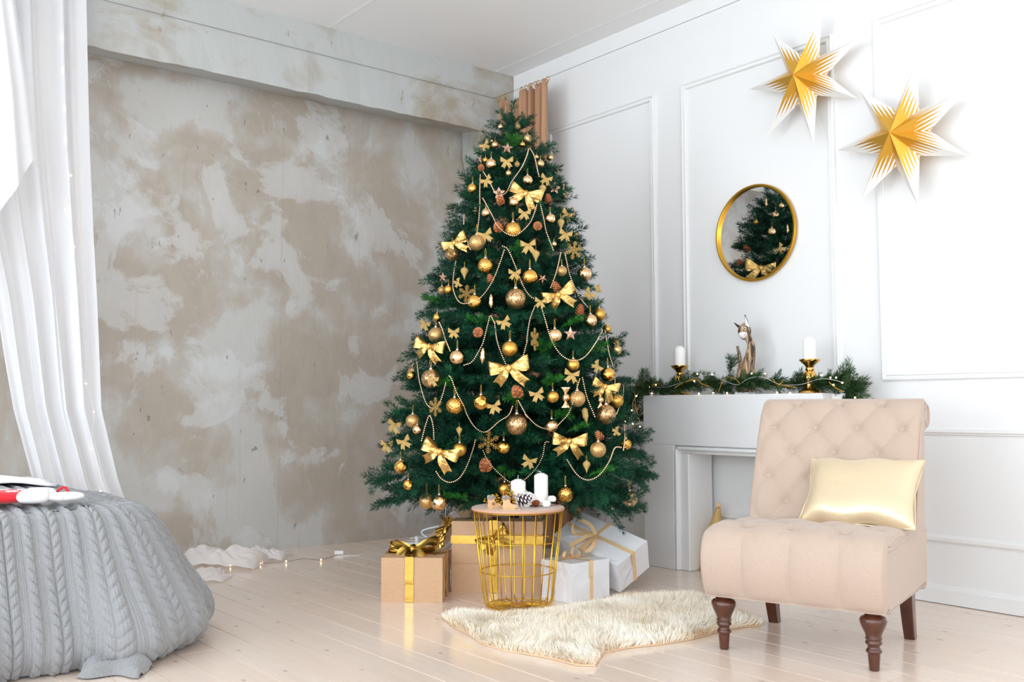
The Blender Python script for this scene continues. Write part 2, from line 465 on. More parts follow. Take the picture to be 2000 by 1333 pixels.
ce = MB().box(((XL+XW)/2, (YF+YW)/2, ZC+.06), (XW-XL+.4, YW-YF+.4, .12)); ceiling = struct(ce, 'ceiling', 'ceiling_paint')
for xs in (1.53, 2.88, 4.215):                   # filled joints between the ceiling slabs
    q = MB().box((xs, (YF+YB)/2, ZC-.0005), (.012, YB-YF, .003)); part(q, 'slab_joint', 'white_trim', ceiling)
    q = MB().box((xs-.016, (YF+YB)/2, ZC-.0005), (.006, YB-YF, .0015)); part(q, 'slab_joint', 'ceiling_paint', ceiling)

# concrete wall with its beam and corner pier
wl = MB().box(((XL+XW)/2, YW+.1, ZC/2), (XW-XL+.4, .2, ZC)); wall_left = struct(wl, 'wall_left', 'concrete')
q = MB(); n = 90; xs = np.linspace(XL, XW, n)
prof = [(YB, ZC), (YB, 3.06), (YB, 2.87), (YW, 2.945), (YW, ZC)]
P = np.zeros((n, len(prof), 3))
jit = np.cumsum(rng.normal(0, .0016, n)); jit -= np.linspace(jit[0], jit[-1], n)
for j, (yy, zz) in enumerate(prof):
    P[:, j, 0] = xs; P[:, j, 1] = yy; P[:, j, 2] = zz
P[:, 2, 2] += jit*.9+rng.normal(0, .0025, n); P[:, 1, 1] += rng.normal(0, .002, n); P[:, 2, 1] += rng.normal(0, .003, n)
q.grid(P[:, :3]); beam = part(q, 'beam', 'beam_plaster', wall_left)
part(MB().grid(P[:, 2:4]), 'beam_underside', 'beam_plaster', wall_left)
# pier in the corner, with the plastered haunch that carries the beam
q = MB().prism([(4.235, YW, 0), (4.165, YB, 0), (XW, YB, 0), (XW, YW, 0)][::-1], (0, 0, 2.93)); part(q, 'corner_pier', 'concrete', wall_left)
q = MB()
top = [onY(902, 260, YW), onY(938, 214, YB)]; mid = [onY(903, 312, YW-.02), onY(940, 262, YB-.005)]; lo = [onY(912, 352, YW-.02), onY(946, 300, YB-.005)]
v = np.array([top[0], top[1], mid[0], mid[1], lo[0], lo[1], (XW, YB-.005, 2.87), (XW, YB-.005, 2.35), (XW, YW, 2.87), (XW, YW, 2.35)])
q.add(v, [(0, 2, 3, 1), (2, 4, 5, 3), (1, 3, 5, 7, 6), (4, 9, 7, 5), (0, 8, 9, 4, 2)]); part(q, 'haunch', 'beam_plaster', wall_left)

# white panelled wall
wr = MB().box((XW+.1, (YF+YW)/2, ZC/2), (.2, YW-YF+.4, ZC)); wall_right = struct(wr, 'wall_right', 'white_paint')
MOULD = [(0, 0), (.016, 0), (.019, .006), (.019, .010), (.010, .014), (.009, .021), (.016, .025), (.016, .032), (.010, .036), (0, .036)]   # (depth, across)
def moulding(A, B, inward, name='moulding', parent=wall_right, prof=MOULD, mat='white_trim', mitre=True):
    """strip from A to B on the plane X=XW; 'inward' is the across direction"""
    A, B, inw = map(lambda q_: np.asarray(q_, float), (A, B, inward)); d = (B-A)/np.linalg.norm(B-A)
    k = len(prof); v = []
    for e, sgn in ((A, 1), (B, -1)):
        for dep, ac in prof: v.append(e+inw*ac+np.array([-dep, 0, 0])+d*sgn*(ac if mitre else 0))
    f = [(i_, (i_+1) % k, k+(i_+1) % k, k+i_) for i_ in range(k)]+[tuple(range(k))[::-1], tuple(range(k, 2*k))]
    return part(MB().add(v, f), name, mat, parent)
Z0, Z1 = 1.028, 2.828
for (ya, yb) in ((5.09, 4.08), (3.862, 2.83), (2.60, 1.57), (1.345, .31), (.085, -.95)):
    X = XW
    moulding((X, ya, Z1), (X, yb, Z1), (0, 0, -1)); moulding((X, ya, Z0), (X, yb, Z0), (0, 0, 1))
    moulding((X, ya, Z0), (X, ya, Z1), (0, -1, 0)); moulding((X, yb, Z0), (X, yb, Z1), (0, 1, 0))
RAIL = [(0, 0), (.012, 0), (.014, .006), (.026, .012), (.026, .022), (.012, .026), (.008, .032), (0, .032)]
tag(moulding((XW, YB, .772), (XW, YF, .772), (0, 0, 1), 'trim_1', None, RAIL, mitre=False), kind='structure')
LOW = [(0, 0), (.008, 0), (.014, .008), (.014, .022), (.006, .028), (0, .034)]
tag(moulding((XW, YB, .28), (XW, YF, .28), (0, 0, 1), 'trim_2', None, LOW, mitre=False), kind='structure')
BASE = [(0, 0), (.016, 0), (.016, .062), (.012, .07), (.010, .078), (.004, .082), (0, .082)]
tag(moulding((XW, YB, .003), (XW, YF, .003), (0, 0, 1), 'baseboard_right', None, BASE, mitre=False), kind='structure')

# walls with the windows that light the room, out of view
def window_wall(name, fixed, axis, lo, hi, centers, half, z0, z1):
    q = MB(); t_ = .2
    def slab(a, b, c, d):
        m_, dm = (a+b)/2, b-a
        if dm <= 0: return
        if axis == 'y': q.box((fixed-t_/2, m_, (c+d)/2), (t_, dm, d-c))
        else: q.box((m_, fixed-t_/2, (c+d)/2), (dm, t_, d-c))
    slab(lo, hi, 0, z0); slab(lo, hi, z1, ZC)
    e = lo
    for c_ in centers: slab(e, c_-half, z0, z1); e = c_+half
    slab(e, hi, z0, z1)
    return struct(q, name, 'white_paint')
window_wall('wall_window', XL, 'y', YF-.2, YW+.2, WIN_SIDE, WIN_HALF, WZ0, WZ1)
window_wall('wall_back', YF, 'x', XL, XW+.2, WIN_BACK, WIN_HALF, WZ0, WZ1)
wi = 0
for axis, fixed, cs in (('y', XL, WIN_SIDE), ('x', YF, WIN_BACK)):
    for c_ in cs:
        wi += 1
        def B(a, z, da, dz, dep, off):
            return ((fixed+off, a, z), (dep, da, dz)) if axis == 'y' else ((a, fixed+off, z), (da, dep, dz))
        q = MB()
        zm, zh, hw = (WZ0+WZ1)/2, WZ1-WZ0, WIN_HALF
        for a, z, da, dz in ((c_-hw+.025, zm, .05, zh), (c_+hw-.025, zm, .05, zh), (c_, WZ0+.025, 2*hw, .05), (c_, WZ1-.025, 2*hw, .05), (c_, zm, .04, zh), (c_, WZ0+.7*zh, 2*hw, .04)):
            q.box(*B(a, z, da, dz, .05, .0))
        wd = struct(q, 'window_%d' % wi, 'white_trim')
        for sa in (-.35, .35):
            q = MB().box(*B(c_+sa*1.2, zm, .8, zh-.06, .006, -.12)); part(q, 'pane', 'glass_pane', wd)

# ================================================================== wire and tan curtain
XC_, ZW = 4.18, 3.125
q = MB(); a = onY(200, 0, YB-.02); q.tube([(-1.0, YB-.02, 3.135), (2.0, YB-.02, 3.125), (4.18, YB-.02, 3.115)], .0014, 6)
c0 = np.array((4.18, YB-.02, 3.115)); q.tube([c0, (4.18, 5.1, 3.108), (4.18, 3.5, 3.105), (4.18, YF+.02, 3.12)], .0014, 6)
tag(part(q, 'curtain_wire', 'steel_wire'), 'thin steel wire stretched along beam and white wall for curtains', 'wire')
cur = thing('curtain', 'tan gathered curtain hanging in the corner behind the Christmas tree', 'curtain', (4.18, 5.15, 0))
nu, nv = 150, 60
s = np.linspace(0, 1, nu)[:, None]; tt = np.linspace(0, 1, nv)[None, :]
Ytop = 5.41-.545*s
topz = np.interp(s, [0, .05, .10, .14, .22, .36, .42, .47, .55, 1], [3.09, 3.085, 3.06, 3.085, 3.02, 2.93, 3.06, 3.085, 3.08, 3.085])+.012*np.cos(s*2*PI*9)*(s > .45)
k = smoothstep(tt, .25, 1.0)
fold = np.sin(s*2*PI*7+.6*np.sin(5*s))*(.028+.03*tt)+.012*np.sin(s*2*PI*17+tt*2)
bx_, by_ = 3.80+.46*s, 5.32-.72*s
X = 4.18*(1-k)+bx_*k+fold; Y = Ytop*(1-k)+by_*k+.3*fold*np.cos(s*9)
Z = topz*(1-tt)+.012*tt
part(MB().grid(np.stack([X+0*tt, Y+0*tt, Z], -1)), 'cloth', 'tan_curtain', cur, smooth=True).modifiers.new('t', 'SOLIDIFY').thickness = .003
for yy in (5.405, 5.33, 5.15, 5.10, 5.06, 5.04, 5.0, 4.97, 4.87):
    q = MB(); an = np.linspace(0, 2*PI, 13)
    q.tube([(4.18, yy+.006*math.sin(x_*2)*0, 3.105+.012*math.sin(x_)-.012) if False else (4.18+.012*math.cos(x_), yy, 3.102+.014*math.sin(x_)) for x_ in an], .0022, 6)
    q.box((4.18, yy, 3.082), (.006, .008, .02)); part(q, 'curtain_ring', 'frame_gold', cur)
pp = onY(899, 985, 5.72); q = MB().tube([(pp[0], 5.72, 0), (pp[0], 5.72, 2.0)], .03, 14)  # dark tube added to stand for the shaded gap beside the pier
tag(part(q, 'shaded_gap_strip', 'gap_shade_black', smooth=True), 'dark upright strip added for the shaded gap beside the tan curtain', 'shade strip')

# ================================================================== mantelpiece
XM = 4.12; ML, MR = 3.965, 2.772; OL, OR, OZ = 3.736, 3.0, .688
man = thing('fireplace_surround', 'white painted false fireplace surround with a square opening against the wall', 'fireplace', (XM, (ML+MR)/2, 0))
q = MB()
q.box(((XM+XW-.03)/2, (ML+OL)/2, OZ/2), (XW-.03-XM, ML-OL, OZ)).box(((XM+XW-.03)/2, (OR+MR)/2, OZ/2), (XW-.03-XM, OR-MR, OZ))
q.box(((XM+XW-.03)/2, (ML+MR)/2, (OZ+.968)/2), (XW-.03-XM, ML-MR, .968-OZ))
bevel(part(q, 'body', 'mantel_paint', man), .003)
q = MB()                                          # stepped inner frame
XI = XM+.022
q.box(((XI+XW-.032)/2, OL-.045, (OZ-.045)/2), (XW-.032-XI, .09, OZ-.045)).box(((XI+XW-.032)/2, OR+.045, (OZ-.045)/2), (XW-.032-XI, .09, OZ-.045))
q.box(((XI+XW-.032)/2, (OL+OR)/2, OZ-.0225), (XW-.032-XI, OL-OR, .045))
bevel(part(q, 'inner_frame', 'mantel_paint', man), .006, 3)
q = MB().box((XM+.012, OL-.016, (OZ-.02)/2), (.03, .02, OZ-.02)).box((XM+.012, OR+.016, (OZ-.02)/2), (.03, .02, OZ-.02)).box((XM+.012, (OL+OR)/2, OZ-.016), (.03, OL-OR-.05, .02))
bevel(part(q, 'bead_moulding', 'mantel_paint', man), .008, 3)
q = MB().box((4.27, MR-.04, .966/2), (.15, .08, .966)); bevel(part(q, 'end_panel', 'mantel_paint', man), .003)
MZ = .9685

# ================================================================== round mirror
mir = thing('wall_mirror', 'round mirror in a slim gold frame on the white wall above the mantelpiece', 'mirror', (XW, 3.333, 1.857))
a = np.linspace(0, 2*PI, 97)[:-1]; q = MB(); Rm = .265
prof = [(.0, -.006), (.028, -.006), (.030, -.003), (.030, .004), (.026, .007), (.012, .007), (.010, .002)]
P = np.zeros((96, len(prof), 3))
for j, (dep, dr) in enumerate(prof):
    P[:, j, 0] = XW-dep; P[:, j, 1] = 3.333+(Rm-.004+dr)*np.cos(a); P[:, j, 2] = 1.857+(Rm-.004+dr)*np.sin(a)
part(q.grid(P, closeu=True), 'frame', 'frame_gold', mir, autosmooth=35)
q = MB(); v = [(XW-.012, 3.333+(Rm-.006)*math.cos(x_), 1.857+(Rm-.006)*math.sin(x_)) for x_ in a]
part(q.add(v, [tuple(range(96))]), 'glass', 'mirror_glass', mir)
pass

# ================================================================== paper stars
def paper_star(center, R, ang, depth, rin, label):
    st = thing('paper_star', label, 'star', center, group='folded paper stars on the white wall')
    cx, cy, cz = center
    for k_ in range(7):
        a0 = ang+k_*2*PI/7; al, ar = a0-PI/7, a0+PI/7
        P2 = lambda rr, aa: np.array([0, -rr*math.cos(aa), rr*math.sin(aa)])
        tip, L_, R_ = P2(R, a0), P2(rin, al), P2(rin, ar)
        front, back = np.array([-depth, 0, 0]), np.array([depth*.9, 0, 0])
        q = MB(); uv = []
        for (apex, e, flip) in ((front, L_, 0), (front, R_, 1), (back, L_, 1), (back, R_, 0)):
            tri = [apex, e, tip] if not flip else [apex, tip, e]
            q.add(tri, [(0, 1, 2)])
            # UV: u = radial distance share, v = distance across the facet from the ridge
            uvs = {id(apex): (0, 0), id(e): (.62, 1), id(tip): (1.0, 0)}
            uv += [uvs[id(p_)] for p_ in tri]
        link('point', q.mesh('point', 'star_paper', uv=uv), st)
    return st
paper_star((XW-.105, 2.934, 2.598), .355, math.radians(71.5-51.43*2+51.43*2), .10, .128, 'large gold and white folded paper star above the round mirror')
paper_star((XW-.118, 2.40, 2.172), .350, math.radians(76), .11, .138, 'large gold and white folded paper star on the wall panel above the beige chair')
# ================================================================== Christmas tree
XT, YT = 3.20, 4.015
RZ = np.array([[.36, .64], [.45, .70], [.55, .735], [.62, .725], [.75, .66], [.892, .612], [1.02, .605], [1.164, .575], [1.30, .515], [1.437, .465], [1.58, .425], [1.709, .39], [1.85, .345], [1.982, .295], [2.12, .24], [2.254, .165], [2.36, .075], [2.42, .03], [2.56, .01]])
AZC = math.atan2(-YT, -XT)
def Rz(z, az=None):
    r = .965*np.interp(z, RZ[:, 0], RZ[:, 1])
    if az is not None:                           # lowest boughs end short of the wire table that stands in front
        d = abs((az-AZC+PI) % (2*PI)-PI); k = float(smoothstep(np.array(.72-d), 0, .34))*float(1-smoothstep(np.array(z), .66, 1.02))
        r = r*(1-.48*k)
    return r
tree = thing('christmas_tree', 'tall dark green artificial fir decorated in gold in the corner', 'tree', (XT, YT, 0))
part(MB().tube([(XT, YT, .02), (XT, YT, 1.4), (XT, YT, 2.46)], [.03, .024, .008], 10), 'trunk', 'bark', tree, smooth=True)
q = MB().lathe([(.085, .0), (.10, .30), (.106, .305), (.106, .325), (.098, .325), (.09, .30), (.0, .29)], 28, (XT, YT, .002)); part(q, 'stand_bucket', 'bucket_white', tree, autosmooth=40)

def needles(mb, p0, p1, dens, ln, tint, spread=.95, droop=0.0, width=.0024):
    p0, p1 = np.asarray(p0, float), np.asarray(p1, float); L = np.linalg.norm(p1-p0); n = max(6, int(dens*L))
    ax = (p1-p0)/L; ref = np.array([0, 0, 1.0]) if abs(ax[2]) < .9 else np.array([1.0, 0, 0])
    N = np.cross(ax, ref); N /= np.linalg.norm(N); B = np.cross(ax, N)
    t_ = rng.random(n)**.9; az = rng.random(n)*2*PI; an = rng.normal(spread, .14, n)
    an = np.where(t_ > .93, an*.55, an)
    rad = np.cos(az)[:, None]*N+np.sin(az)[:, None]*B
    d = np.cos(an)[:, None]*ax+np.sin(an)[:, None]*rad
    l = ln*rng.uniform(.75, 1.12, n)
    base = p0+t_[:, None]*(p1-p0); base[:, 2] -= droop*(t_*L)**2
    side = np.cross(d, rng.normal(size=(n, 3))); side /= np.linalg.norm(side, axis=1)[:, None]
    tip = base+d*l[:, None]; mid = base+d*(l*.5)[:, None]
    v = np.empty((n, 4, 3)); v[:, 0] = base; v[:, 1] = mid+side*width*.6; v[:, 2] = tip; v[:, 3] = mid-side*width*.6
    tn = np.clip(tint+rng.normal(0, .1, n), 0, 1)
    mb.add(v.reshape(-1, 3), [(4*i_, 4*i_+1, 4*i_+2, 4*i_+3) for i_ in range(n)], np.repeat(tn, 4))

def branch_mesh(L, mat='fir_needles', dens=980, ln=.033, twig_len=.20, step=.058, tip_tint=.42):
    mb = MB(); n = 9
    xs = np.linspace(0, L, n); zz = .10*L*np.sin(xs/L*PI*.9)*.5; yy = np.cumsum(rng.normal(0, .004, n))
    stem = np.c_[xs, yy, zz]
    start = .12 if L > .3 else .03
    for i_ in range(n-1):
        if xs[i_+1] > start: needles(mb, stem[i_], stem[i_+1], dens*.9, ln, .42)
    mb2 = MB()
    x = start+.02; side = 1
    while x < L-.04:
        p0 = np.array([np.interp(x, xs, stem[:, c]) for c in range(3)])
        fr = x/L
        tl = min(twig_len*(1.15-.45*fr), (L-x)*1.0+.085)*rng.uniform(.8, 1.15)
        for sd in ((side,) if rng.random() < .15 else (1, -1)):
            a_ = rng.normal(.78, .1); e_ = rng.normal(.12, .22)
            d = np.array([math.cos(a_)*math.cos(e_), sd*math.sin(a_)*math.cos(e_), math.sin(e_)])
            tnt = np.clip(rng.normal(.42, .2), 0, 1)
            needles(mb, p0, p0+d*tl, dens, ln, tnt, droop=.6)
            mb2.tube([p0, p0+d*tl*.9], [.0022, .0012], 3, tint=.42, cap=False)
        x += step*rng.uniform(.8, 1.2); side = -side
    needles(mb, stem[-2], stem[-1]+(stem[-1]-stem[-2])*.5, dens*1.3, ln*.95, tip_tint)
    mb.tube(stem, np.linspace(.0055, .002, n), 5, tint=.42, cap=False)
    for a_, f_, t_ in zip([np.vstack(mb2.v)] if mb2.v else [], [mb2.f], [.42]): mb.add(a_, f_, t_)
    return mb.mesh('branch', mat, tint=True)
LENS = (.72, .60, .50, .40, .31, .22, .14)
VAR = {L: [branch_mesh(L, twig_len=.15+.13*L) for _ in range(3)] for L in LENS}
FRESH = [branch_mesh(.16, 'fir_fresh', 800, .024, .06, .04) for _ in range(3)]
nb = 0
def place_branch(z0, az, L, el, me_set=None, r0=.0, roll=0.):
    global nb
    if me_set is None:
        k_ = min(LENS, key=lambda q_: abs(math.log(q_/L))); me = random.choice(VAR[k_]); sc = L/k_
    else: me = random.choice(me_set); sc = L
    o = link('branch', me, tree)
    R = rotz(az)@roty(-el)@rotx(roll)
    M = Matrix([list(R[i_]*sc)+[0] for i_ in range(3)]+[[0, 0, 0, 1]])
    M.translation = (r0*math.cos(az), r0*math.sin(az), z0)
    o.matrix_local = M; nb += 1
BTX, BTY = onZ(1012, 1184.5)[:2]                 # the wire table in front keeps its space
levels = np.concatenate([np.linspace(.46, 1.9, 15), np.linspace(1.98, 2.36, 6)])
for li, z0 in enumerate(levels):
    f = (z0-.46)/1.9
    el = math.radians(-3+22*f+14*max(0, f-.7)/.3)
    n = int(round(np.interp(z0, [.46, 1.2, 1.9, 2.2, 2.36], [16, 12, 9, 7, 6])))
    ph = li*2.399
    for k_ in range(n):
        az = ph+2*PI*k_/n+random.uniform(-.12, .12); e = el+random.uniform(-.09, .09)
        L = Rz(z0, az)
        for _ in range(5): L = Rz(z0+L*math.sin(e), az)/max(.3, math.cos(e))
        L *= random.uniform(.88, 1.03)
        while L > .14 and any(math.hypot(XT+f_*L*math.cos(az)*math.cos(e)-BTX, YT+f_*L*math.sin(az)*math.cos(e)-BTY) < .25 and z0+f_*L*math.sin(e) < .70 for f_ in (.4, .6, .8, 1., 1.12)): L *= .92
        place_branch(z0, az, max(L, .1), e, roll=random.uniform(-.4, .4))
    if li % 2 == 0 and z0 < 1.9:                 # shorter inner boughs that close the gaps
        for k_ in range(int(n*.42)):
            az = ph+1.0+2*PI*k_/(n*.42); place_branch(z0+.05, az, Rz(z0, az)*.62, el+.35, roll=random.uniform(-.5, .5))
for k_ in range(5): place_branch(2.36+.012*k_, k_*1.3, .075, .8)
place_branch(2.36, .4, .17, 1.50)
# pale green fresh sprigs seen among the boughs (pixel anchors in the photograph)
def tree_hit(px, py, k_=1.0):
    d = ray(px, py); best = None
    for D in np.arange(3.9, 5.9, .012):
        P = CAM+d*(D/(d@fw)); g_ = math.hypot(P[0]-XT, P[1]-YT)-Rz(P[2], math.atan2(P[1]-YT, P[0]-XT))*k_
        if g_ <= 0: return P
        if best is None or g_ < best[0]: best = (g_, P)
    return best[1]
for (px, py) in ((1005, 292), (942, 640), (1005, 790), (1120, 845), (990, 930), (1062, 690), (1150, 690), (905, 980), (1075, 755), (1108, 640), (885, 760), (960, 640), (1090, 820), (1015, 500), (870, 600), (1165, 930)):
    P = tree_hit(px, py, .86); az = math.atan2(P[1]-YT, P[0]-XT)
    place_branch(P[2], az, 1.0, .25, FRESH, math.hypot(P[0]-XT, P[1]-YT)-.04)
# ================================================================== tree ornaments
def fib(n):
    i_ = np.arange(n)+.5; ph = np.arccos(1-2*i_/n); th = PI*(1+5**.5)*i_
    return np.c_[np.cos(th)*np.sin(ph), np.sin(th)*np.sin(ph), np.cos(ph)]
def ball_mesh(name, mat, kind):
    hi = kind in ('honey', 'soccer', 'ribbed', 'walnut')
    mb = MB().sphere((0, 0, 0), 1, 56 if hi else 32, 36 if hi else 20)
    v = mb.v[0]
    if kind in ('honey', 'soccer'):
        C = fib(130 if kind == 'honey' else 26); dd = np.sort(np.arccos(np.clip(v@C.T, -1, 1)), axis=1)
        edge = dd[:, 1]-dd[:, 0]
        if kind == 'honey': v *= (1-.07*np.exp(-(edge/.07)**2)+.035*np.exp(-(dd[:, 0]/.09)**2))[:, None]
        else: v *= (1-.11*smoothstep(edge, .0, .30))[:, None]
    if kind in ('ribbed', 'walnut'):
        az = np.arctan2(v[:, 1], v[:, 0]); zz = v[:, 2]
        v *= (1+.05*np.abs(np.sin(az*5+2.2*np.sin(zz*4)))-.02)[:, None]
    mb.v[0] = v
    return mb.mesh(name, mat, smooth=True)
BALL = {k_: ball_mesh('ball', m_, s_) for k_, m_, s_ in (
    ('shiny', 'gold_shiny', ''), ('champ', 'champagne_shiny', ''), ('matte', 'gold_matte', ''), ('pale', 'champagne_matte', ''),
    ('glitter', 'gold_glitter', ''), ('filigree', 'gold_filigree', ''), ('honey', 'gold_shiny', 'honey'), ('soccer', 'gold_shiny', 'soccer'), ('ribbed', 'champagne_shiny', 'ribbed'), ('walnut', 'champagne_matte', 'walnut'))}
CAP = MB().lathe([(.17, .93), (.20, .98), (.20, 1.12), (.15, 1.16), (.0, 1.18)], 12).tube([(.07*math.cos(x_), 0, 1.24+.09*math.sin(x_)) for x_ in np.linspace(0, 2*PI, 11)], .022, 5).mesh('cap', 'silver_cap', smooth=True)
LOOP = MB().tube([(-.05, 0, 1.3), (-.10, 0, 1.8), (.0, .0, 2.3)], .02, 4).tube([(.05, 0, 1.3), (.08, 0, 1.8), (.0, .0, 2.3)], .02, 4).mesh('hanging_thread', 'thread_gold')
# drop shapes
FIN = MB().lathe([(0, -1.75), (.10, -1.5), (.34, -.85), (.72, -.2), (.9, .25), (.8, .62), (.45, .95), (.15, 1.1), (0, 1.12)], 26).mesh('drop', 'bow_glitter', smooth=True)
FIN2 = MB().lathe([(0, -2.3), (.25, -2.0), (.7, -1.2), (.85, -.3), (.62, .45), (.75, .9), (.5, 1.5), (.3, 2.2), (.12, 2.4), (0, 2.42)], 20).mesh('drop', 'champagne_shiny', smooth=True)
ICI = MB().lathe([(0, -3.4), (.2, -2.6), (.55, -1.6)]+[(.75+.12*(k_ % 2), -1.2+.22*k_) for k_ in range(10)]+[(.4, 1.3), (0, 1.5)], 18).mesh('drop', 'bow_glitter', smooth=True)
cm = MB(); cm.sphere((0, 0, 0), .9, 22, 14)
for sg in (1, -1):
    n = 28; P = np.zeros((n, 5, 3)); a = np.linspace(0, 2*PI, n, endpoint=False)
    for j, (r_, z_) in enumerate(((.22, .85), (.35, 1.1), (.75, 1.6), (1.05, 2.05), (1.0, 2.15))):
        rr = r_*(1+.12*np.sin(a*7)*(j/4)); P[:, j] = np.c_[rr*np.cos(a), rr*np.sin(a)*.45, np.full(n, sg*z_)]
    cm.grid(P, closeu=True)
CANDY = cm.mesh('candy', 'champagne_shiny', smooth=True)
def star_mesh(open_):
    mb = MB(); pts = [np.array([math.sin(k_*PI/5)*(1 if k_ % 2 == 0 else .42), 0, math.cos(k_*PI/5)*(1 if k_ % 2 == 0 else .42)]) for k_ in range(10)]
    if not open_:
        f_, b_ = np.array([0, -.26, 0]), np.array([0, .26, 0]); v = pts+[f_, b_]
        mb.add(v, [(10, (k_+1) % 10, k_) for k_ in range(10)]+[(11, k_, (k_+1) % 10) for k_ in range(10)])
        return mb.mesh('star', 'rose_shiny')
    for s_, y_ in ((1.0, 0), (.62, -.02)):
        for k_ in range(10): mb.tube([pts[k_]*s_, pts[(k_+1) % 10]*s_], .085 if s_ == 1 else .05, 6)
    for k_ in range(0, 10, 2): mb.tube([pts[k_]*.95, (0, 0, 0)], .04, 5)
    return mb.mesh('star', 'rose_shiny', smooth=True)
STAR, STARO = star_mesh(False), star_mesh(True)
def flake_mesh(mat):
    mb = MB()
    for k_ in range(6):
        R = roty(k_*PI/3)
        def seg(a, b, w_): 
            a, b = np.array(a, float), np.array(b, float); d = (b-a)/np.linalg.norm(b-a); nrm = np.array([d[2], 0, -d[0]])*w_/2
            quad = [a+nrm, b+nrm, b-nrm, a-nrm]; v = np.array([p_+[0, s_, 0] for s_ in (-.03, .03) for p_ in quad])@R.T
            mb.add(v, [(3, 2, 1, 0), (4, 5, 6, 7), (0, 1, 5, 4), (1, 2, 6, 5), (2, 3, 7, 6), (3, 0, 4, 7)])
        seg((0, 0, 0), (0, 0, 1), .085)
        for r_, l_ in ((.3, .2), (.5, .3), (.7, .26), (.86, .14)):
            for s_ in (1, -1): seg((0, 0, r_), (s_*l_*.8, 0, r_+l_*.62), .075)
        seg((.0, 0, .3), (.27, 0, .155), .06)
    return mb.mesh('snowflake', mat)
FLAKE = flake_mesh('snow_gold')
def cone_mesh(mat='pinecone', n=46):
    mb = MB(); mb.lathe([(0, -.8), (.4, -.6), (.55, -.1), (.45, .5), (.2, .9), (0, 1.0)], 12, tint=.05)
    for k_ in range(n):
        f_ = (k_+.5)/n; z = -.85+1.75*f_; a_ = k_*2.39996; r_ = .62*math.sin(PI*min(1, .18+f_*.80))**.8
        tilt = .9-1.3*f_
        out = np.array([math.cos(a_), math.sin(a_), 0]); tan = np.array([-math.sin(a_), math.cos(a_), 0]); d = out*math.cos(tilt*-.6+.2)+np.array([0, 0, 1])*math.sin(.35-.9*tilt*.3+.3*f_)
        d /= np.linalg.norm(d); l_ = .62*(1.05-.45*f_); w_ = .27*(1.1-.5*f_); b_ = out*r_*.55+np.array([0, 0, z]); nn_ = np.cross(d, tan)
        v = [b_-tan*w_*.4, b_+tan*w_*.4, b_+d*l_*.7+tan*w_, b_+d*l_+nn_*.12, b_+d*l_*.7-tan*w_, b_+d*l_*.62-nn_*.09]
        mb.add(v, [(0, 1, 5), (1, 2, 5), (2, 3, 5), (3, 4, 5), (4, 0, 5), (0, 4, 3, 2, 1)], [.1, .1, .8, 1., .8, .45])
    return mb.mesh('pinecone', mat, tint=True)
CONE, CONES = cone_mesh(), cone_mesh('snowy_pinecone')
def loop_strip(mb, side, w0, w1, Lx, dep, rise, ns=18, nt=7, lean=0):
    s_ = np.linspace(0, 1, ns)[:, None]; t_ = np.linspace(-.5, .5, nt)[None, :]
    x = side*Lx*np.sin(PI*s_)**.8; y = -dep*np.sin(2*PI*s_)*.8-dep*.25*np.sin(PI*s_); h = w0+(w1-w0)*np.sin(PI*s_)**.7
    z = t_*h+rise*np.sin(PI*s_)+lean*np.sin(2*PI*s_)
    pk = .03*np.cos(t_*20)*(1-np.sin(PI*s_))+.018*np.sin(t_*9+s_*8)
    mb.grid(np.stack([x+0*t_, y+pk, z], -1))
def tail_strip(mb, side, Lx, Lz, w_, curl=.06, ns=12, nt=5):
    s_ = np.linspace(0, 1, ns)[:, None]; t_ = np.linspace(-.5, .5, nt)[None, :]
    cx = side*Lx*s_**1.1; cz = -Lz*s_; d = np.array([side*Lx, -Lz]); d = d/np.linalg.norm(d); nx, nz = -d[1], d[0]
    ww = w_*(.3+.7*smoothstep(s_, 0, .5)); notch = np.where(s_ > .96, -.5*w_*(1-2*np.abs(t_))*.8, 0)
    x = cx+nx*t_*ww+d[0]*notch; z = cz+nz*t_*ww+d[1]*notch
    y = -.03-curl*np.sin(s_*PI*1.4)+.02*np.sin(t_*7+s_*5)
    mb.grid(np.stack([x+0*t_, y+0*t_, z+0*t_], -1))
def bow_parts(big, mat, seed=0):
    random.seed(seed); L = MB(); Tm = MB(); K = MB()
    if big:
        loop_strip(L, 1, .10, .34, .50, .13, .10, lean=.03); loop_strip(L, -1, .10, .34, .48, .13, .06, lean=-.02)
        tail_strip(Tm, 1, .40, .42, .22); tail_strip(Tm, -1, .34, .36, .22, .09)
    else:
        loop_strip(L, 1, .10, .40, .50, .14, .16, 12, 5); loop_strip(L, -1, .10, .40, .50, .14, .16, 12, 5)
        tail_strip(Tm, 1, .34, .52, .30, ns=8, nt=3); tail_strip(Tm, -1, .34, .52, .30, ns=8, nt=3)
    K.sphere((0, -.03, 0), .095, 12, 8, sc=(.8, .9, 1.15))
    return [('loops', L.mesh('loops', mat, smooth=True)), ('tails', Tm.mesh('tails', mat, smooth=True)), ('knot', K.mesh('knot', mat, smooth=True))]
BOWS, BOWB = bow_parts(False, 'bow_glitter'), bow_parts(True, 'satin_gold')
BOWG = bow_parts(True, 'ribbon_gold')
BELL = MB().lathe([(0, .9), (.3, .85), (.42, .4), (.55, -.2), (.95, -.75), (1.0, -.9), (.9, -.9), (.5, -.2), (0, .6)], 20).sphere((0, 0, -.85), .25, 10, 8).mesh('bell', 'champagne_shiny', smooth=True)

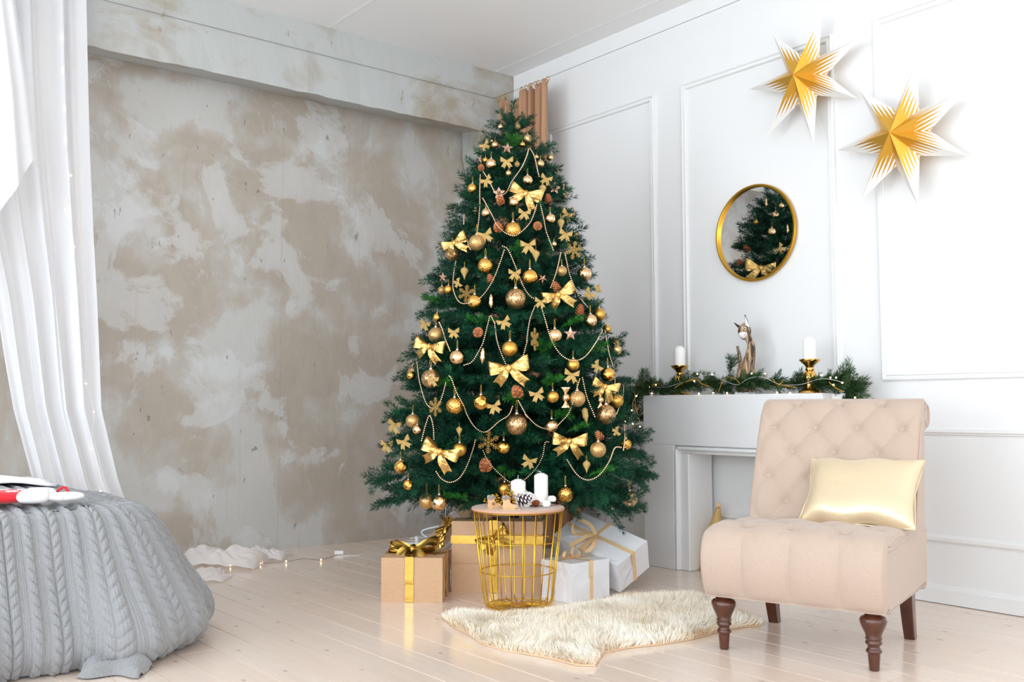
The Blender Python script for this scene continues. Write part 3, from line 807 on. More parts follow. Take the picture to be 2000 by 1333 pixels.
DESC = {'shiny': ('mirror-bright gold glass ball', 'ball'), 'champ': ('mirror-bright champagne glass ball', 'ball'), 'matte': ('satin matte gold ball', 'ball'), 'pale': ('pale champagne frosted ball', 'ball'),
        'glitter': ('glitter-coated gold ball', 'ball'), 'filigree': ('openwork filigree gold ball', 'ball'), 'honey': ('gold ball with honeycomb dimples', 'ball'), 'soccer': ('gold ball with large hollow facets', 'ball'),
        'ribbed': ('champagne ball with wavy vertical flutes', 'ball'), 'walnut': ('crinkled champagne nut-shaped ornament', 'ornament'), 'fin': ('golden textured drop ornament', 'ornament'), 'fin2': ('slim turned champagne drop ornament', 'ornament'),
        'ici': ('long ridged golden icicle ornament', 'ornament'), 'candy': ('golden wrapped candy ornament', 'ornament'), 'star': ('solid rose-gold five-pointed star', 'star'), 'staro': ('open-framed rose-gold five-pointed star', 'star'),
        'flake': ('gold glitter snowflake', 'snowflake'), 'cone': ('brown pine cone', 'pine cone'), 'bow': ('small gold ribbon bow', 'bow'), 'bowb': ('large gold satin ribbon bow', 'bow'), 'bell': ('small champagne bell', 'bell')}
NAME = {'fin': 'drop_ornament', 'fin2': 'drop_ornament', 'ici': 'icicle_ornament', 'candy': 'candy_ornament', 'star': 'star_ornament', 'staro': 'star_ornament', 'flake': 'snowflake_ornament', 'cone': 'pine_cone', 'bow': 'ribbon_bow', 'bowb': 'ribbon_bow', 'bell': 'bell_ornament', 'walnut': 'nut_ornament'}
PARTS = {'fin': [('drop', FIN), ('cap', CAP), ('hanging_thread', LOOP)], 'fin2': [('drop', FIN2)], 'ici': [('drop', ICI)], 'candy': [('candy', CANDY)], 'star': [('star', STAR)], 'staro': [('star', STARO)], 'flake': [('snowflake', FLAKE)], 'cone': [('cone', CONE)], 'bow': BOWS, 'bowb': BOWB, 'bell': [('bell', BELL)]}
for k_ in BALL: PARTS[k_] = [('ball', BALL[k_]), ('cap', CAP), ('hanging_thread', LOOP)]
PLACED = []
def where(P):
    z = P[2]; d = np.array([P[0]-XT, P[1]-YT]); lat = d[0]*.783-d[1]*.622; dep = d[0]*.622+d[1]*.783; R = max(Rz(z), .05)
    tier = ('near the fir tip' if z > 2.12 else 'in the upper fir' if z > 1.75 else 'at mid-height' if z > 1.36 else 'in the lower fir' if z > .9 else 'on the lowest boughs')
    side = ('far side' if dep > .25*R and lat > -.5*R else 'fireplace side' if lat > .38*R else 'bed side' if lat < -.38*R else 'room side')
    return tier, side
def place_ornament(kind, P, r, roll=0, face=None, tilt=0., yawoff=0., flat=None):
    tier, side = where(P); desc, cat = DESC[kind]
    size = ''
    if cat == 'ball': size = 'small ' if r < .030 else 'large ' if r > .048 else ''
    lab = '%s%s %s %s, %s' % (size, desc, 'tied' if cat == 'bow' else 'hanging' if kind != 'cone' else 'lodged', tier, side)
    o = thing(NAME.get(kind, 'bauble'), lab, cat, tuple(P), group='%ss on the Christmas tree' % desc)
    # face the open side: blend of radial and camera direction
    rad = np.array([P[0]-XT, P[1]-YT, 0]); rad /= np.linalg.norm(rad)+1e-9
    if face is None: face = .45*rad+.55*(CAM-P)*np.array([1, 1, 0])/np.linalg.norm((CAM-P)[:2])
    face = np.asarray(face, float); yaw = math.atan2(face[1], face[0])+PI/2+yawoff
    R = rotz(yaw)@rotx(tilt)@roty(roll)
    sc = np.array(flat if flat else (1, 1, 1))*r
    M = Matrix([list(R[i_]*sc)+[P[i_]] for i_ in range(3)]+[[0, 0, 0, 1]])
    o.matrix_world = M
    for nm, me in PARTS[kind]:
        link(nm, me, o)
    PLACED.append((o, kind, np.array(P), r))
    return o
CROP = {'A': (840, 160, 4.9375), 'B': (840, 400, 4.9375), 'C': (720, 630, 6.667), 'D': (980, 630, 6.667), 'E': (720, 810, 6.667), 'F': (980, 810, 6.667)}
def cpx(c, x, y): ox, oy, s_ = CROP[c]; return ox+x/s_, oy+y/s_, s_
# (crop, x, y, size in crop pixels: radius for balls, full width for bows, kind, roll)
ORN = [('A', 845, 430, 28, 'glitter', 0), ('A', 680, 435, 28, 'champ', 0), ('A', 940, 550, 44, 'walnut', 0), ('A', 890, 603, 27, 'shiny', 0), ('A', 627, 607, 35, 'pale', 0), ('A', 597, 570, 20, 'champ', 0),
 ('A', 745, 640, 58, 'star', .1), ('A', 525, 610, 100, 'bow', -.5), ('A', 590, 792, 55, 'champ', 0), ('A', 535, 755, 28, 'matte', 0), ('A', 740, 765, 125, 'bow', 0), ('A', 838, 795, 28, 'glitter', 0), ('A', 757, 882, 30, 'pale', 0),
 ('A', 1065, 790, 38, 'pale', 0), ('A', 1025, 725, 22, 'pale', 0), ('A', 480, 750, 48, 'star', .3), ('A', 495, 825, 40, 'cone', .3), ('A', 940, 950, 53, 'champ', 0), ('A', 920, 1080, 330, 'bowb', .35), ('A', 1120, 935, 115, 'bow', .3), ('A', 1085, 1035, 40, 'fin', 0),
 ('A', 1200, 1025, 58, 'staro', .1), ('A', 665, 1075, 60, 'staro', -.05), ('A', 410, 1030, 53, 'shiny', 0), ('A', 540, 950, 115, 'bow', -.5), ('A', 675, 1140, 50, 'cone', .5), ('A', 807, 1160, 52, 'champ', 0), ('A', 1140, 1130, 48, 'cone', 1.2), ('A', 537, 1265, 45, 'champ', 0), ('A', 910, 1265, 120, 'bow', .1), ('A', 437, 1225, 32, 'bell', 0),
 ('B', 1158, 135, 53, 'champ', 0), ('B', 1325, 95, 130, 'bow', .4), ('B', 1260, 180, 42, 'fin', 0), ('B', 655, 215, 58, 'cone', .4), ('B', 1035, 203, 53, 'cone', 0), ('B', 800, 245, 80, 'honey', 0), ('B', 450, 365, 80, 'glitter', 0), ('B', 530, 290, 145, 'bow', -.3), ('B', 215, 475, 72, 'filigree', 0),('B', 235, 370, 270, 'bowb', -.35), 
 ('B', 1305, 285, 135, 'bow', .2), ('B', 1385, 440, 90, 'flake', .2), ('B', 1195, 380, 27, 'champ', 0), ('B', 945, 390, 150, 'bow', -.1), ('B', 1020, 485, 42, 'fin', 0), ('B', 332, 650, 44, 'fin', 0), ('B', 535, 590, 78, 'honey', 0), ('B', 1270, 640, 52, 'glitter', 0), ('B', 1488, 672, 72, 'ribbed', 0), ('B', 963, 697, 78, 'shiny', 0), ('B', 815, 660, 120, 'bow', 0),
 ('B', 1085, 715, 45, 'star', .6), ('B', 580, 715, 45, 'cone', 1.0), ('B', 120, 700, 48, 'star', .1), ('B', 115, 825, 42, 'glitter', 0), ('B', 178, 820, 45, 'matte', 0), ('B', 275, 755, 90, 'bow', 1.2), ('B', 350, 860, 85, 'flake', .1), ('B', 430, 938, 75, 'shiny', 0), ('B', 588, 935, 30, 'fin2', 0), ('B', 825, 908, 104, 'filigree', 0), ('B', 1235, 870, 340, 'bowb', -.35), ('B', 1065, 935, 115, 'bow', .1), ('B', 1215, 790, 50, 'cone', .8), ('B', 1540, 860, 120, 'bow', .7), ('B', 1625, 810, 80, 'bow', 1.3), ('B', 1445, 1022, 58, 'cone', 1.5),
 ('B', 1630, 1060, 66, 'matte', 0), ('B', 1545, 1120, 68, 'champ', 0), ('B', 465, 1228, 60, 'cone', 0), ('B', 230, 1225, 115, 'bow', 0), ('B', 710, 1130, 130, 'bow', -.45), ('B', 68, 1090, 45, 'shiny', 0), ('B', 1705, 1200, 44, 'matte', 0),
 ('C', 875, 165, 105, 'glitter', 0), ('C', 1110, 125, 150, 'bow', 0), ('C', 790, 320, 440, 'bowb', .25), ('C', 1155, 460, 105, 'champ', 0), ('C', 560, 590, 85, 'star', .25), ('C', 555, 690, 62, 'shiny', 0), ('C', 810, 735, 128, 'filigree', 0), ('C', 840, 750, 150, 'bow', .2), ('C', 1485, 440, 45, 'fin2', .05), ('C', 1840, 345, 108, 'matte', 0), ('C', 1825, 600, 540, 'bowb', -.12), ('C', 870, 1100, 125, 'flake_e', 0), ('C', 1120, 1090, 115, 'honey', 0), ('C', 1463, 1045, 105, 'soccer', 0), ('C', 1630, 1090, 190, 'bow', -.3), ('C', 1930, 900, 95, 'cone', .3), ('C', 740, 20, 160, 'bow', .4),
 ('D', 430, 220, 150, 'flake_e', 0), ('D', 690, 175, 98, 'champ', 0), ('D', 895, 150, 95, 'star', 0), ('D', 930, 555, 85, 'matte', 0), ('D', 910, 680, 200, 'bow', .15), ('D', 1500, 235, 110, 'bow', .1), ('D', 1495, 360, 70, 'walnut', 0), ('D', 1250, 570, 150, 'bow', 1.0), ('D', 1380, 680, 100, 'shiny', 0), ('D', 1340, 840, 400, 'bowb', .3), ('D', 1490, 1020, 100, 'matte', 0), ('D', 663, 970, 83, 'matte', 0), ('D', 985, 995, 110, 'glitter', 0), ('D', 832, 980, 62, 'candy', 0), ('D', 455, 930, 190, 'bow', -.3), ('D', 1085, 1180, 48, 'ici', -.2), ('D', 1285, 1010, 50, 'candy', 0), ('D', 1358, 1200, 135, 'filigree', 0),
 ('E', 575, 85, 95, 'glitter', 0), ('E', 635, 200, 68, 'champ', 0), ('E', 345, 130, 220, 'bow', .3), ('E', 1180, 210, 46, 'fin', 0), ('E', 1185, 460, 95, 'matte', 0), ('E', 930, 490, 520, 'bowb', .4), ('E', 240, 395, 190, 'bow', .1), ('E', 460, 350, 190, 'bow', -.4), ('E', 415, 685, 90, 'soccer', 0), ('E', 515, 920, 70, 'soccer', 0), ('E', 755, 1130, 106, 'glitter', 0), ('E', 915, 1150, 108, 'ribbed', 0), ('E', 1760, 430, 98, 'shiny', 0), ('E', 1560, 360, 150, 'flake', .05), ('E', 1520, 655, 105, 'cone', .2), ('E', 1770, 970, 95, 'matte', 0),
 ('F', 195, 130, 145, 'filigree', 0), ('F', 650, 150, 95, 'champ', 0), ('F', 875, 350, 480, 'bowb', .1), ('F', 1270, 280, 70, 'cone', .6), ('F', 1255, 460, 108, 'glitter', 0), ('F', 1620, 390, 75, 'soccer', 0), ('F', 360, 600, 190, 'bow', .3), ('F', 1105, 665, 58, 'fin', 0), ('F', 830, 1040, 110, 'honey', 0), ('F', 1665, 1100, 110, 'ribbed', 0), ('F', 1500, 220, 120, 'bow', 1.3)]
for (c_, x, y, s_, kind, roll) in ORN:
    px, py, sc = cpx(c_, x, y); rp = s_/sc
    lowhang = py > 955 and c_ in 'EF'
    P = tree_hit(px, py, .97)
    if lowhang: P = tree_hit(px, 945, .80); P = atD(px, py, (P-CAM)@fw)
    D = (P-CAM)@fw; r = rp*D/F_PX
    edge = kind == 'flake_e'
    P = P-ray(px, py)*(.055+min(r, .045)*.8)
    def reach(k2, r2): return r2*(1.0 if k2 in BALL or k2 == 'cone' else .22 if k2 in ('bow', 'bowb') else .3 if k2 in ('flake', 'flake_e') else .7)
    for _ in range(6):                           # hang clear of the ornaments already placed
        D = (P-CAM)@fw; r = rp*D/F_PX; hit = False
        for o2, k2, Q, r2 in PLACED:
            gap = np.linalg.norm(P-Q)-reach(kind, r)-reach(k2, r2)
            if gap < 0: P = P-ray(px, py)*min(.02, -gap+.002); hit = True
        if not hit: break
    D = (P-CAM)@fw; r = rp*D/F_PX
    if edge: place_ornament('flake', P, r, 0, yawoff=1.12)
    elif kind in ('bow', 'bowb'): place_ornament(kind, P, r, roll)
    elif kind == 'cone': place_ornament(kind, P, r, 0, tilt=-1.2+roll*.9, yawoff=roll)
    else: place_ornament(kind, P, r*(.96 if kind in BALL else 1), roll, yawoff=random.uniform(-.5, .5) if kind not in ('flake', 'star', 'staro') else 0)
# ornaments on the far side, seen in the round mirror
def mirror_hit(px, py, k_=.9):
    d = ray(px, py); S = CAM+d*((XW-.012)/d[0]); d2 = d*np.array([-1, 1, 1])
    for t_ in np.arange(.1, 3.5, .01):
        P = S+d2*t_
        if math.hypot(P[0]-XT, P[1]-YT) <= Rz(P[2])*k_: return P-d2*.05, d2
    return None, None
for (px, py, r, kind, roll) in ((1497, 397, .013, 'fin2', 0), (1526, 402, .018, 'pale', 0), (1515, 420, .024, 'champ', 0), (1477, 434, .018, 'matte', 0), (1508, 453, .028, 'champ', 0), (1538, 448, .013, 'fin2', 0), (1459, 486, .030, 'cone', .5), (1446, 516, .034, 'cone', .2), (1486, 524, .20, 'bowb', -.1), (1522, 486, .07, 'bow', .9), (1503, 370, .07, 'bow', 0)):
    P, d2 = mirror_hit(px, py)
    if P is not None: place_ornament(kind, P, r, roll, face=-d2*np.array([1, 1, 0]))

SHORT = {'shiny': 'shiny ball', 'champ': 'champagne ball', 'matte': 'matte ball', 'pale': 'frosted ball', 'glitter': 'glitter ball', 'filigree': 'filigree ball', 'honey': 'honeycomb ball', 'soccer': 'faceted ball', 'ribbed': 'fluted ball', 'walnut': 'nut', 'fin': 'drop', 'fin2': 'slim drop', 'ici': 'icicle', 'candy': 'candy', 'star': 'star', 'staro': 'open star', 'flake': 'snowflake', 'cone': 'pine cone', 'bow': 'small bow', 'bowb': 'large bow', 'bell': 'bell'}
from collections import Counter
for rank in range(4):                            # look-alikes on the same part of the fir are told apart by a neighbour
    cnt = Counter(o['label'] for o, _, _, _ in PLACED); new = {}
    for o, kind, P, _ in PLACED:
        if cnt[o['label']] > 1:
            near = []
            for dist, k2 in sorted((np.linalg.norm(P-Q), k2) for o2, k2, Q, _ in PLACED if o2 is not o and k2 != kind):
                if k2 not in [n_[1] for n_ in near]: near.append((dist, k2))
            base_l = o['label'].split(', beside')[0]; lab = base_l+', beside a '+SHORT[near[min(rank, len(near)-1)][1]]
            if near[min(rank, len(near)-1)][0] < .22 and len(lab.split()) <= 16: new[o.name] = lab
    taken = set()
    for nm_, lab in new.items():
        if lab in taken or lab in cnt: continue
        taken.add(lab); bpy.data.objects[nm_]['label'] = lab
# strings of champagne beads swagged over the boughs
SW = [[('A', 515, 870), ('A', 570, 960), ('A', 625, 1060), ('A', 680, 1095), ('A', 740, 1060), ('A', 790, 960), ('A', 880, 830), ('A', 930, 720), ('A', 950, 645)],
 [('A', 965, 645), ('A', 1005, 720), ('A', 1040, 870), ('A', 1052, 920)], [('A', 485, 900), ('A', 480, 1060), ('B', 480, 0), ('B', 470, 150), ('B', 455, 265)],
 [('A', 510, 1125), ('A', 610, 1310), ('B', 640, 190), ('B', 715, 265), ('B', 800, 300), ('B', 870, 270), ('B', 960, 180), ('B', 1005, 80), ('A', 1030, 1185)],
 [('A', 1060, 1170), ('A', 1095, 1320), ('B', 1120, 260), ('B', 1190, 445)], [('B', 330, 100), ('B', 325, 190)], [('B', 362, 340), ('B', 372, 400), ('B', 395, 435)],
 [('B', 700, 400), ('B', 755, 440), ('B', 840, 640), ('B', 900, 790), ('B', 960, 880), ('B', 1020, 915)], [('B', 715, 440), ('B', 660, 600), ('B', 600, 740), ('B', 530, 850), ('B', 440, 930), ('B', 300, 950), ('B', 230, 840), ('B', 225, 700), ('B', 250, 540)],
 [('B', 1260, 465), ('B', 1220, 640), ('B', 1160, 810)], [('B', 1300, 470), ('B', 1350, 690), ('B', 1440, 890), ('B', 1520, 990)],
 [('B', 1010, 980), ('B', 960, 1120), ('B', 930, 1333), ('D', 330, 250), ('D', 265, 490)], [('B', 1070, 980), ('B', 1130, 1180), ('D', 570, 0), ('D', 660, 260), ('D', 780, 430), ('D', 930, 500), ('D', 1080, 450), ('D', 1220, 270), ('D', 1310, 100)],
 [('D', 1340, 100), ('D', 1400, 420), ('D', 1460, 620), ('D', 1475, 830)], [('B', 575, 1080), ('B', 520, 1300), ('C', 1460, 330), ('C', 1350, 510), ('C', 1240, 560)], [('B', 590, 1075), ('B', 625, 1150), ('C', 1640, 0), ('C', 1680, 270), ('C', 1800, 580)],
 [('C', 920, 0), ('C', 960, 90), ('C', 1000, 220), ('C', 1070, 390)], [('C', 630, 520), ('C', 660, 750), ('C', 720, 980), ('C', 770, 1080), ('C', 840, 1125), ('C', 900, 1100), ('C', 960, 960), ('C', 1005, 790)],
 [('C', 1050, 700), ('C', 1080, 740), ('C', 1150, 920), ('C', 1240, 1090), ('E', 1280, 0), ('E', 1370, 150), ('E', 1470, 225), ('E', 1560, 210), ('E', 1700, 90), ('E', 1820, 10), ('C', 1880, 1080)],
 [('D', 215, 1020), ('D', 330, 1230), ('F', 310, 0), ('F', 440, 130), ('F', 560, 185), ('F', 680, 185), ('F', 760, 110), ('F', 860, 0), ('D', 920, 1060), ('D', 980, 850), ('D', 1020, 720)], [('D', 1050, 725), ('D', 1110, 980), ('D', 1220, 1250)],
 [('E', 690, 340), ('E', 740, 150), ('E', 795, 15), ('E', 840, 150), ('E', 850, 330)], [('E', 880, 745), ('E', 950, 840), ('E', 1060, 885), ('E', 1180, 830), ('E', 1280, 670), ('E', 1360, 450), ('E', 1390, 330)],
 [('E', 1490, 470), ('E', 1560, 620), ('E', 1680, 750), ('F', 100, 880), ('F', 200, 900), ('F', 310, 840), ('F', 440, 710), ('F', 530, 550), ('F', 565, 370), ('F', 620, 360)], [('F', 850, 590), ('F', 960, 760), ('F', 1060, 840), ('F', 1160, 850), ('F', 1280, 780), ('F', 1400, 610), ('F', 1470, 440), ('F', 1560, 430)],
 [('F', 1595, 150), ('F', 1600, 330), ('F', 1580, 480)], [('D', 1585, 820), ('D', 1570, 990), ('D', 1490, 1200)]]
def bead_run(mb, pts, spacing, r, tint=None):
    P = spline(pts, max(30, len(pts)*14)); L = np.r_[0, np.cumsum(np.linalg.norm(np.diff(P, axis=0), axis=1))]
    for s_ in np.arange(0, L[-1], spacing):
        B_ = np.array([np.interp(s_, L, P[:, c_]) for c_ in range(3)])
        for _, k2, Q, r2 in PLACED:              # the string lies over a ball, not through it
            lim = r2*(1.04 if k2 in BALL else .9 if k2 == 'cone' else 0)+r
            if lim > r and np.linalg.norm(B_-Q) < lim:
                d = (CAM-B_)/np.linalg.norm(CAM-B_); v_ = B_-Q; bq = v_@d; B_ = B_+d*(-bq+math.sqrt(max(0, bq*bq-(v_@v_-lim*lim))))
        mb.sphere(B_, r, 7, 5)
tiers = {}
for sw in SW:
    pts = []
    for c_, x, y in sw:
        px, py, _ = cpx(c_, x, y); P = tree_hit(px, py, .97); pts.append(P-ray(px, py)*.075)
    mb = MB(); bead_run(mb, pts, .0102, .0043)
    P = np.mean(pts, axis=0); tier, side = where(P)
    o = tag(part(mb, 'bead_string', 'bead_champagne', smooth=True), 'string of champagne beads draped %s, %s' % (tier, side), 'bead string', 'bead strings on the Christmas tree', 'stuff')
def bulb(parent, P, r=.006, name='bulb'):
    return link(name, BULB, parent, tuple(np.asarray(P)-np.array(parent.location)))
BULB = MB().sphere((0, 0, 0), .0042, 8, 6).mesh('bulb', 'bulb_glow', smooth=True)
tl = thing('fairy_lights', 'thin fairy light wire trailing out of the lowest fir boughs behind the silver gifts', 'lights', tuple(atD(1200, 985, 5.2)))
pts = [atD(x, y, 5.25) for x, y in ((1215, 945), (1201, 970), (1197, 993), (1185, 1010), (1181, 1022))]
part(MB().tube(spline(pts, 20), .0014, 5), 'wire', 'steel_wire', tl)
for x, y in ((1201, 971), (1196, 994), (1221, 823), (1236, 829)): bulb(tl, atD(x, y, 5.22 if y > 900 else 4.95))
# ================================================================== slipper chair
CHC = (3.276, 2.241, 0); CHA = math.atan2(-.953, .302)      # local x = across, local y = towards the back
chair = thing('slipper_chair', 'beige button-tufted armless chair with rolled back and dark turned legs', 'chair', CHC, CHA)
HW = .328
def tuft(a, b, w, h, depth, pit):
    """diamond tufting: buttons on a staggered lattice of pitch w (across) and h (row step)"""
    p, q_ = a/w+b/(2*h), a/w-b/(2*h)
    sft = (np.abs(np.sin(PI*p))*np.abs(np.sin(PI*q_)))**.55
    pr, qr = p-np.round(p), q_-np.round(q_); d2 = ((pr+qr)*w/2)**2+((pr-qr)*h)**2
    return depth*sft-pit*np.exp(-d2/(2*.013**2))
def upholster(profile, nx, ns, disp, edge_r=.02):
    """skin a side profile (y,z) across the chair width; disp(x, s, P2) pushes the skin out along its normal"""
    C2 = spline([(0, p[0], p[1]) for p in profile], ns)[:, 1:]
    T = np.gradient(C2, axis=0); T /= np.linalg.norm(T, axis=1)[:, None]; N = np.c_[-T[:, 1], T[:, 0]]
    S = np.r_[0, np.cumsum(np.linalg.norm(np.diff(C2, axis=0), axis=1))]
    x = np.linspace(-1, 1, nx); xs = HW*x
    P = np.zeros((nx, ns, 3))
    for i_ in range(nx):
        e_ = (HW-abs(xs[i_])); rnd = -edge_r*(1-math.sqrt(max(0, 1-max(0, 1-e_/edge_r)**2)))
        dd = disp(xs[i_], S, C2)+rnd
        P[i_, :, 0] = xs[i_]; P[i_, :, 1:] = C2+N*dd[:, None]
    return P, C2, S
def close_sides(par, P):
    """flat upholstered side panels closing the skin: a ladder of strips between its front and rear outline"""
    nx, ns = P.shape[:2]
    for i_ in (0, nx-1):
        C_ = P[i_]; x_ = C_[0, 0]; zs = np.linspace(C_[:, 2].min()+1e-4, C_[:, 2].max()-1e-4, 60); v = []
        for z_ in zs:
            ys = []
            for a_, b_ in zip(C_, np.roll(C_, -1, axis=0)):
                if (a_[2]-z_)*(b_[2]-z_) <= 0 and abs(a_[2]-b_[2]) > 1e-9: ys.append(a_[1]+(b_[1]-a_[1])*(z_-a_[2])/(b_[2]-a_[2]))
            v += [(x_, min(ys), z_), (x_, max(ys), z_)]
        f = [(2*k_, 2*k_+1, 2*k_+3, 2*k_+2) for k_ in range(59)]
        link('side_panel', MB().add(v, f if i_ > 0 else [q_[::-1] for q_ in f]).mesh('side_panel', 'linen'), par)
# seat: side profile runs from under the front, up over the rolled front edge and back (outline closed underneath)
sp = [(.28, .20), (-.05, .198), (-.29, .196), (-.325, .205), (-.352, .25), (-.368, .31), (-.366, .37), (-.345, .415), (-.30, .443), (-.20, .452), (0, .445), (.15, .437), (.30, .430), (.338, .415), (.335, .32), (.325, .22), (.28, .20)]
WB = .172
def seat_disp(x, S, C2):
    y, z = C2[:, 0], C2[:, 1]
    front = (y < -.28)&(z > .2)
    crown = .012*(1-(x/HW)**2)
    ch = .021*(np.abs(np.sin(PI*x/WB))**.4-.75)      # vertical channels on the front roll
    top = (z > .40)&(y > -.36)
    b = y+.265
    tf = tuft(x, b, WB, .13, .012, .020)
    wt = smoothstep(y, -.40, -.27)*smoothstep(z, .38, .44)
    wf = (1-smoothstep(y, -.30, -.24))*smoothstep(z, .19, .23)
    return -(crown*0)+(wt*tf+wf*ch*(1-wt))+crown*wt
# profile runs clockwise: check the outward normal and flip the push if needed
def outward(profile, disp, nx, ns, er=.02):
    P, C2, S = upholster(profile, nx, ns, lambda x, a, b: np.zeros(ns), er)
    T = np.gradient(C2, axis=0); N = np.c_[-T[:, 1], T[:, 0]]; ctr = C2.mean(axis=0)
    sg = np.sign(np.sum(N*(C2-ctr)))
    x = np.linspace(-HW, HW, nx); N = sg*N/np.linalg.norm(N, axis=1)[:, None]
    for i_ in range(nx):
        e_ = HW-abs(x[i_]); k_ = max(0, 1-e_/er); rnd = -er*(1-math.sqrt(max(0, 1-k_*k_)))
        P[i_, :, 1:] = C2+N*(disp(x[i_], S, C2)+rnd)[:, None]
    return P
P = outward(sp, seat_disp, 100, 150); P[:, :, 0] *= 1.012; mb = MB().grid(P)
seat = link('seat', mb.mesh('seat', 'linen', smooth=True), chair); close_sides(seat, P)
bp = [(.24, .24), (.135, .40), (.145, .46), (.185, .58), (.235, .70), (.278, .80), (.315, .875), (.352, .918), (.395, .934), (.435, .920), (.462, .885), (.462, .845), (.440, .815), (.405, .805), (.375, .80), (.360, .70), (.345, .55), (.330, .40), (.330, .205), (.26, .205), (.24, .24)]
def back_disp(x, S, C2):
    y, z = C2[:, 0], C2[:, 1]
    # arc length measured down from the top roll on the front side only
    s_top = np.interp(.93, z[:60], S[:60]) if False else S[np.argmax(z)]
    b = s_top-S
    wt = smoothstep(b, .0, .07)*(1-smoothstep(b, .60, .66))
    e_ = smoothstep(HW-abs(x), 0, .05)
    return wt*e_*tuft(x, b-.062, WB, .108, .016, .019)+.004*wt
P = outward(bp, back_disp, 110, 190, .016); mb = MB().grid(P)
back = link('backrest', mb.mesh('backrest', 'linen', smooth=True), chair); close_sides(back, P)
# covered buttons sit in the tufts
C2 = spline([(0, p[0], p[1]) for p in bp], 190)[:, 1:]; S_ = np.r_[0, np.cumsum(np.linalg.norm(np.diff(C2, axis=0), axis=1))]; st = S_[np.argmax(C2[:, 1])]
BTN = MB().lathe([(0, 0), (.0125, 0), (.014, .003), (.012, .007), (.006, .0095), (0, .010)], 16).mesh('button', 'linen', smooth=True)
def button_at(par, pos, nrm):
    o = link('button', BTN, par); z = Vector(nrm).normalized(); o.matrix_local = Matrix.Translation(pos)@z.to_track_quat('Z', 'Y').to_matrix().to_4x4()
row = 0
for r_ in range(6):
    b = .062+r_*.108; s_ = st-b
    if s_ < .22: continue
    y_, z_ = np.interp(s_, S_, C2[:, 0]), np.interp(s_, S_, C2[:, 1])
    y2, z2 = np.interp(s_+.02, S_, C2[:, 0]), np.interp(s_+.02, S_, C2[:, 1]); ty, tz = y2-y_, z2-z_
    nr = Vector((0, -tz, ty)).normalized()
    if nr.y > 0 and z_ < .9: nr = -nr
    xs = [(k_-.5)*WB for k_ in range(-1, 3)] if r_ % 2 == 1 else [k_*WB for k_ in (-1, 0, 1)]
    for x in xs: button_at(back, Vector((x, y_, z_))-nr*.014, nr)
for x in (-WB, 0, WB): button_at(seat, (x, -.265, .440), (0, -.35, 1))
for x in (-1.5*WB, -.5*WB, .5*WB, 1.5*WB): button_at(seat, (x, -.135, .444), (0, 0, 1))
for x in (-WB, 0, WB): button_at(seat, (x, -.005, .440), (0, 0, 1))
# welt where the seat side meets the back and the scroll end of the roll
for sx in (1,):
    mb = MB(); mb.tube(spline([(sx*(HW+.003), -.30, .408), (sx*(HW+.003), -.1, .418), (sx*(HW+.003), .10, .42), (sx*(HW+.001), .145, .44), (sx*(HW+.001), .18, .55), (sx*(HW+.001), .26, .74), (sx*(HW+.001), .31, .84)], 40), .0045, 6)
    link('piping', mb.mesh('piping', 'linen', smooth=True), back); mb = MB()
    mb.tube([(sx*(HW+.001), .405+.036*math.cos(a_), .866+.042*math.sin(a_)) for a_ in np.linspace(-2.6, 2.6, 26)], .005, 6)
    link('scroll_piping', mb.mesh('scroll_piping', 'linen', smooth=True), back)
LEGP = [(.016, 0), (.0185, .003), (.0225, .055), (.0235, .062), (.029, .066), (.029, .073), (.024, .077), (.022, .083), (.0225, .089), (.029, .094), (.031, .099), (.029, .104), (.026, .107), (.030, .111), (.0305, .116), (.028, .122), (.033, .135), (.043, .155), (.049, .172), (.0495, .181), (.044, .190), (.032, .195), (.029, .205), (.029, .215)]
LEGM = MB().lathe([(r_*.92, z_*.955) for r_, z_ in LEGP], 28).mesh('leg', 'leg_wood', smooth=True)
for sx in (-.27, .27): link('leg', LEGM, chair, (sx, -.28, 0))
for sx in (-.27, .27):
    n = 10; P = np.zeros((n, 4, 3))
    for i_ in range(n):
        f_ = i_/(n-1); z_ = .225*(1-f_); yb = .235+.045*f_**1.8; w_ = .026-.006*f_; d_ = .034-.012*f_
        for j, (a_, b_) in enumerate(((-1, -1), (1, -1), (1, 1), (-1, 1))): P[i_, j] = (sx+a_*w_, yb+b_*d_, z_)
    mb = MB().grid(P, closev=True); mb.add(P[-1], [(3, 2, 1, 0)]); bevel(link('leg', mb.mesh('leg', 'leg_wood'), chair), .004)

# gold cushion leaning in the chair
def pillow_mesh(w_, h_, th, n=44):
    u_ = np.linspace(-1, 1, n); mb = MB()
    for sg in (1, -1):
        P = np.zeros((n, n, 3))
        for i_, a in enumerate(u_):
            for j, b in enumerate(u_):
                pin = 1-.075*(1-a*a)*abs(b)**3; pin2 = 1-.10*(1-b*b)*abs(a)**3
                bul = max(0, (1-a**4)*(1-b**4))**.55
                P[i_, j] = (a*w_/2*pin2, sg*th/2*bul*(1+.05*math.sin(5*a+3*b)), b*h_/2*pin+.006*math.sin(7*a)*abs(b))
        mb.grid(P[::sg])
    return mb.mesh('cushion', 'pillow_satin', smooth=True)
pl = link('cushion', pillow_mesh(.445, .30, .13)); tag(pl, 'shiny pale gold satin cushion leaning in the beige chair', 'cushion')
R = rotz(CHA)@rotz(-.10)@rotx(-.62)@roty(-.03)
cpos = np.array(CHC)+rotz(CHA)@np.array([.145, .085, .572])
M = Matrix([list(R[i_])+[cpos[i_]] for i_ in range(3)]+[[0, 0, 0, 1]]); pl.matrix_world = M
mb = MB().tube([(x, 0, z) for x, z in ((-.2215, -.149), (0, -.139), (.2215, -.149), (.201, 0), (.2215, .149), (0, .139), (-.2215, .149), (-.201, 0), (-.2215, -.149))], .003, 6)
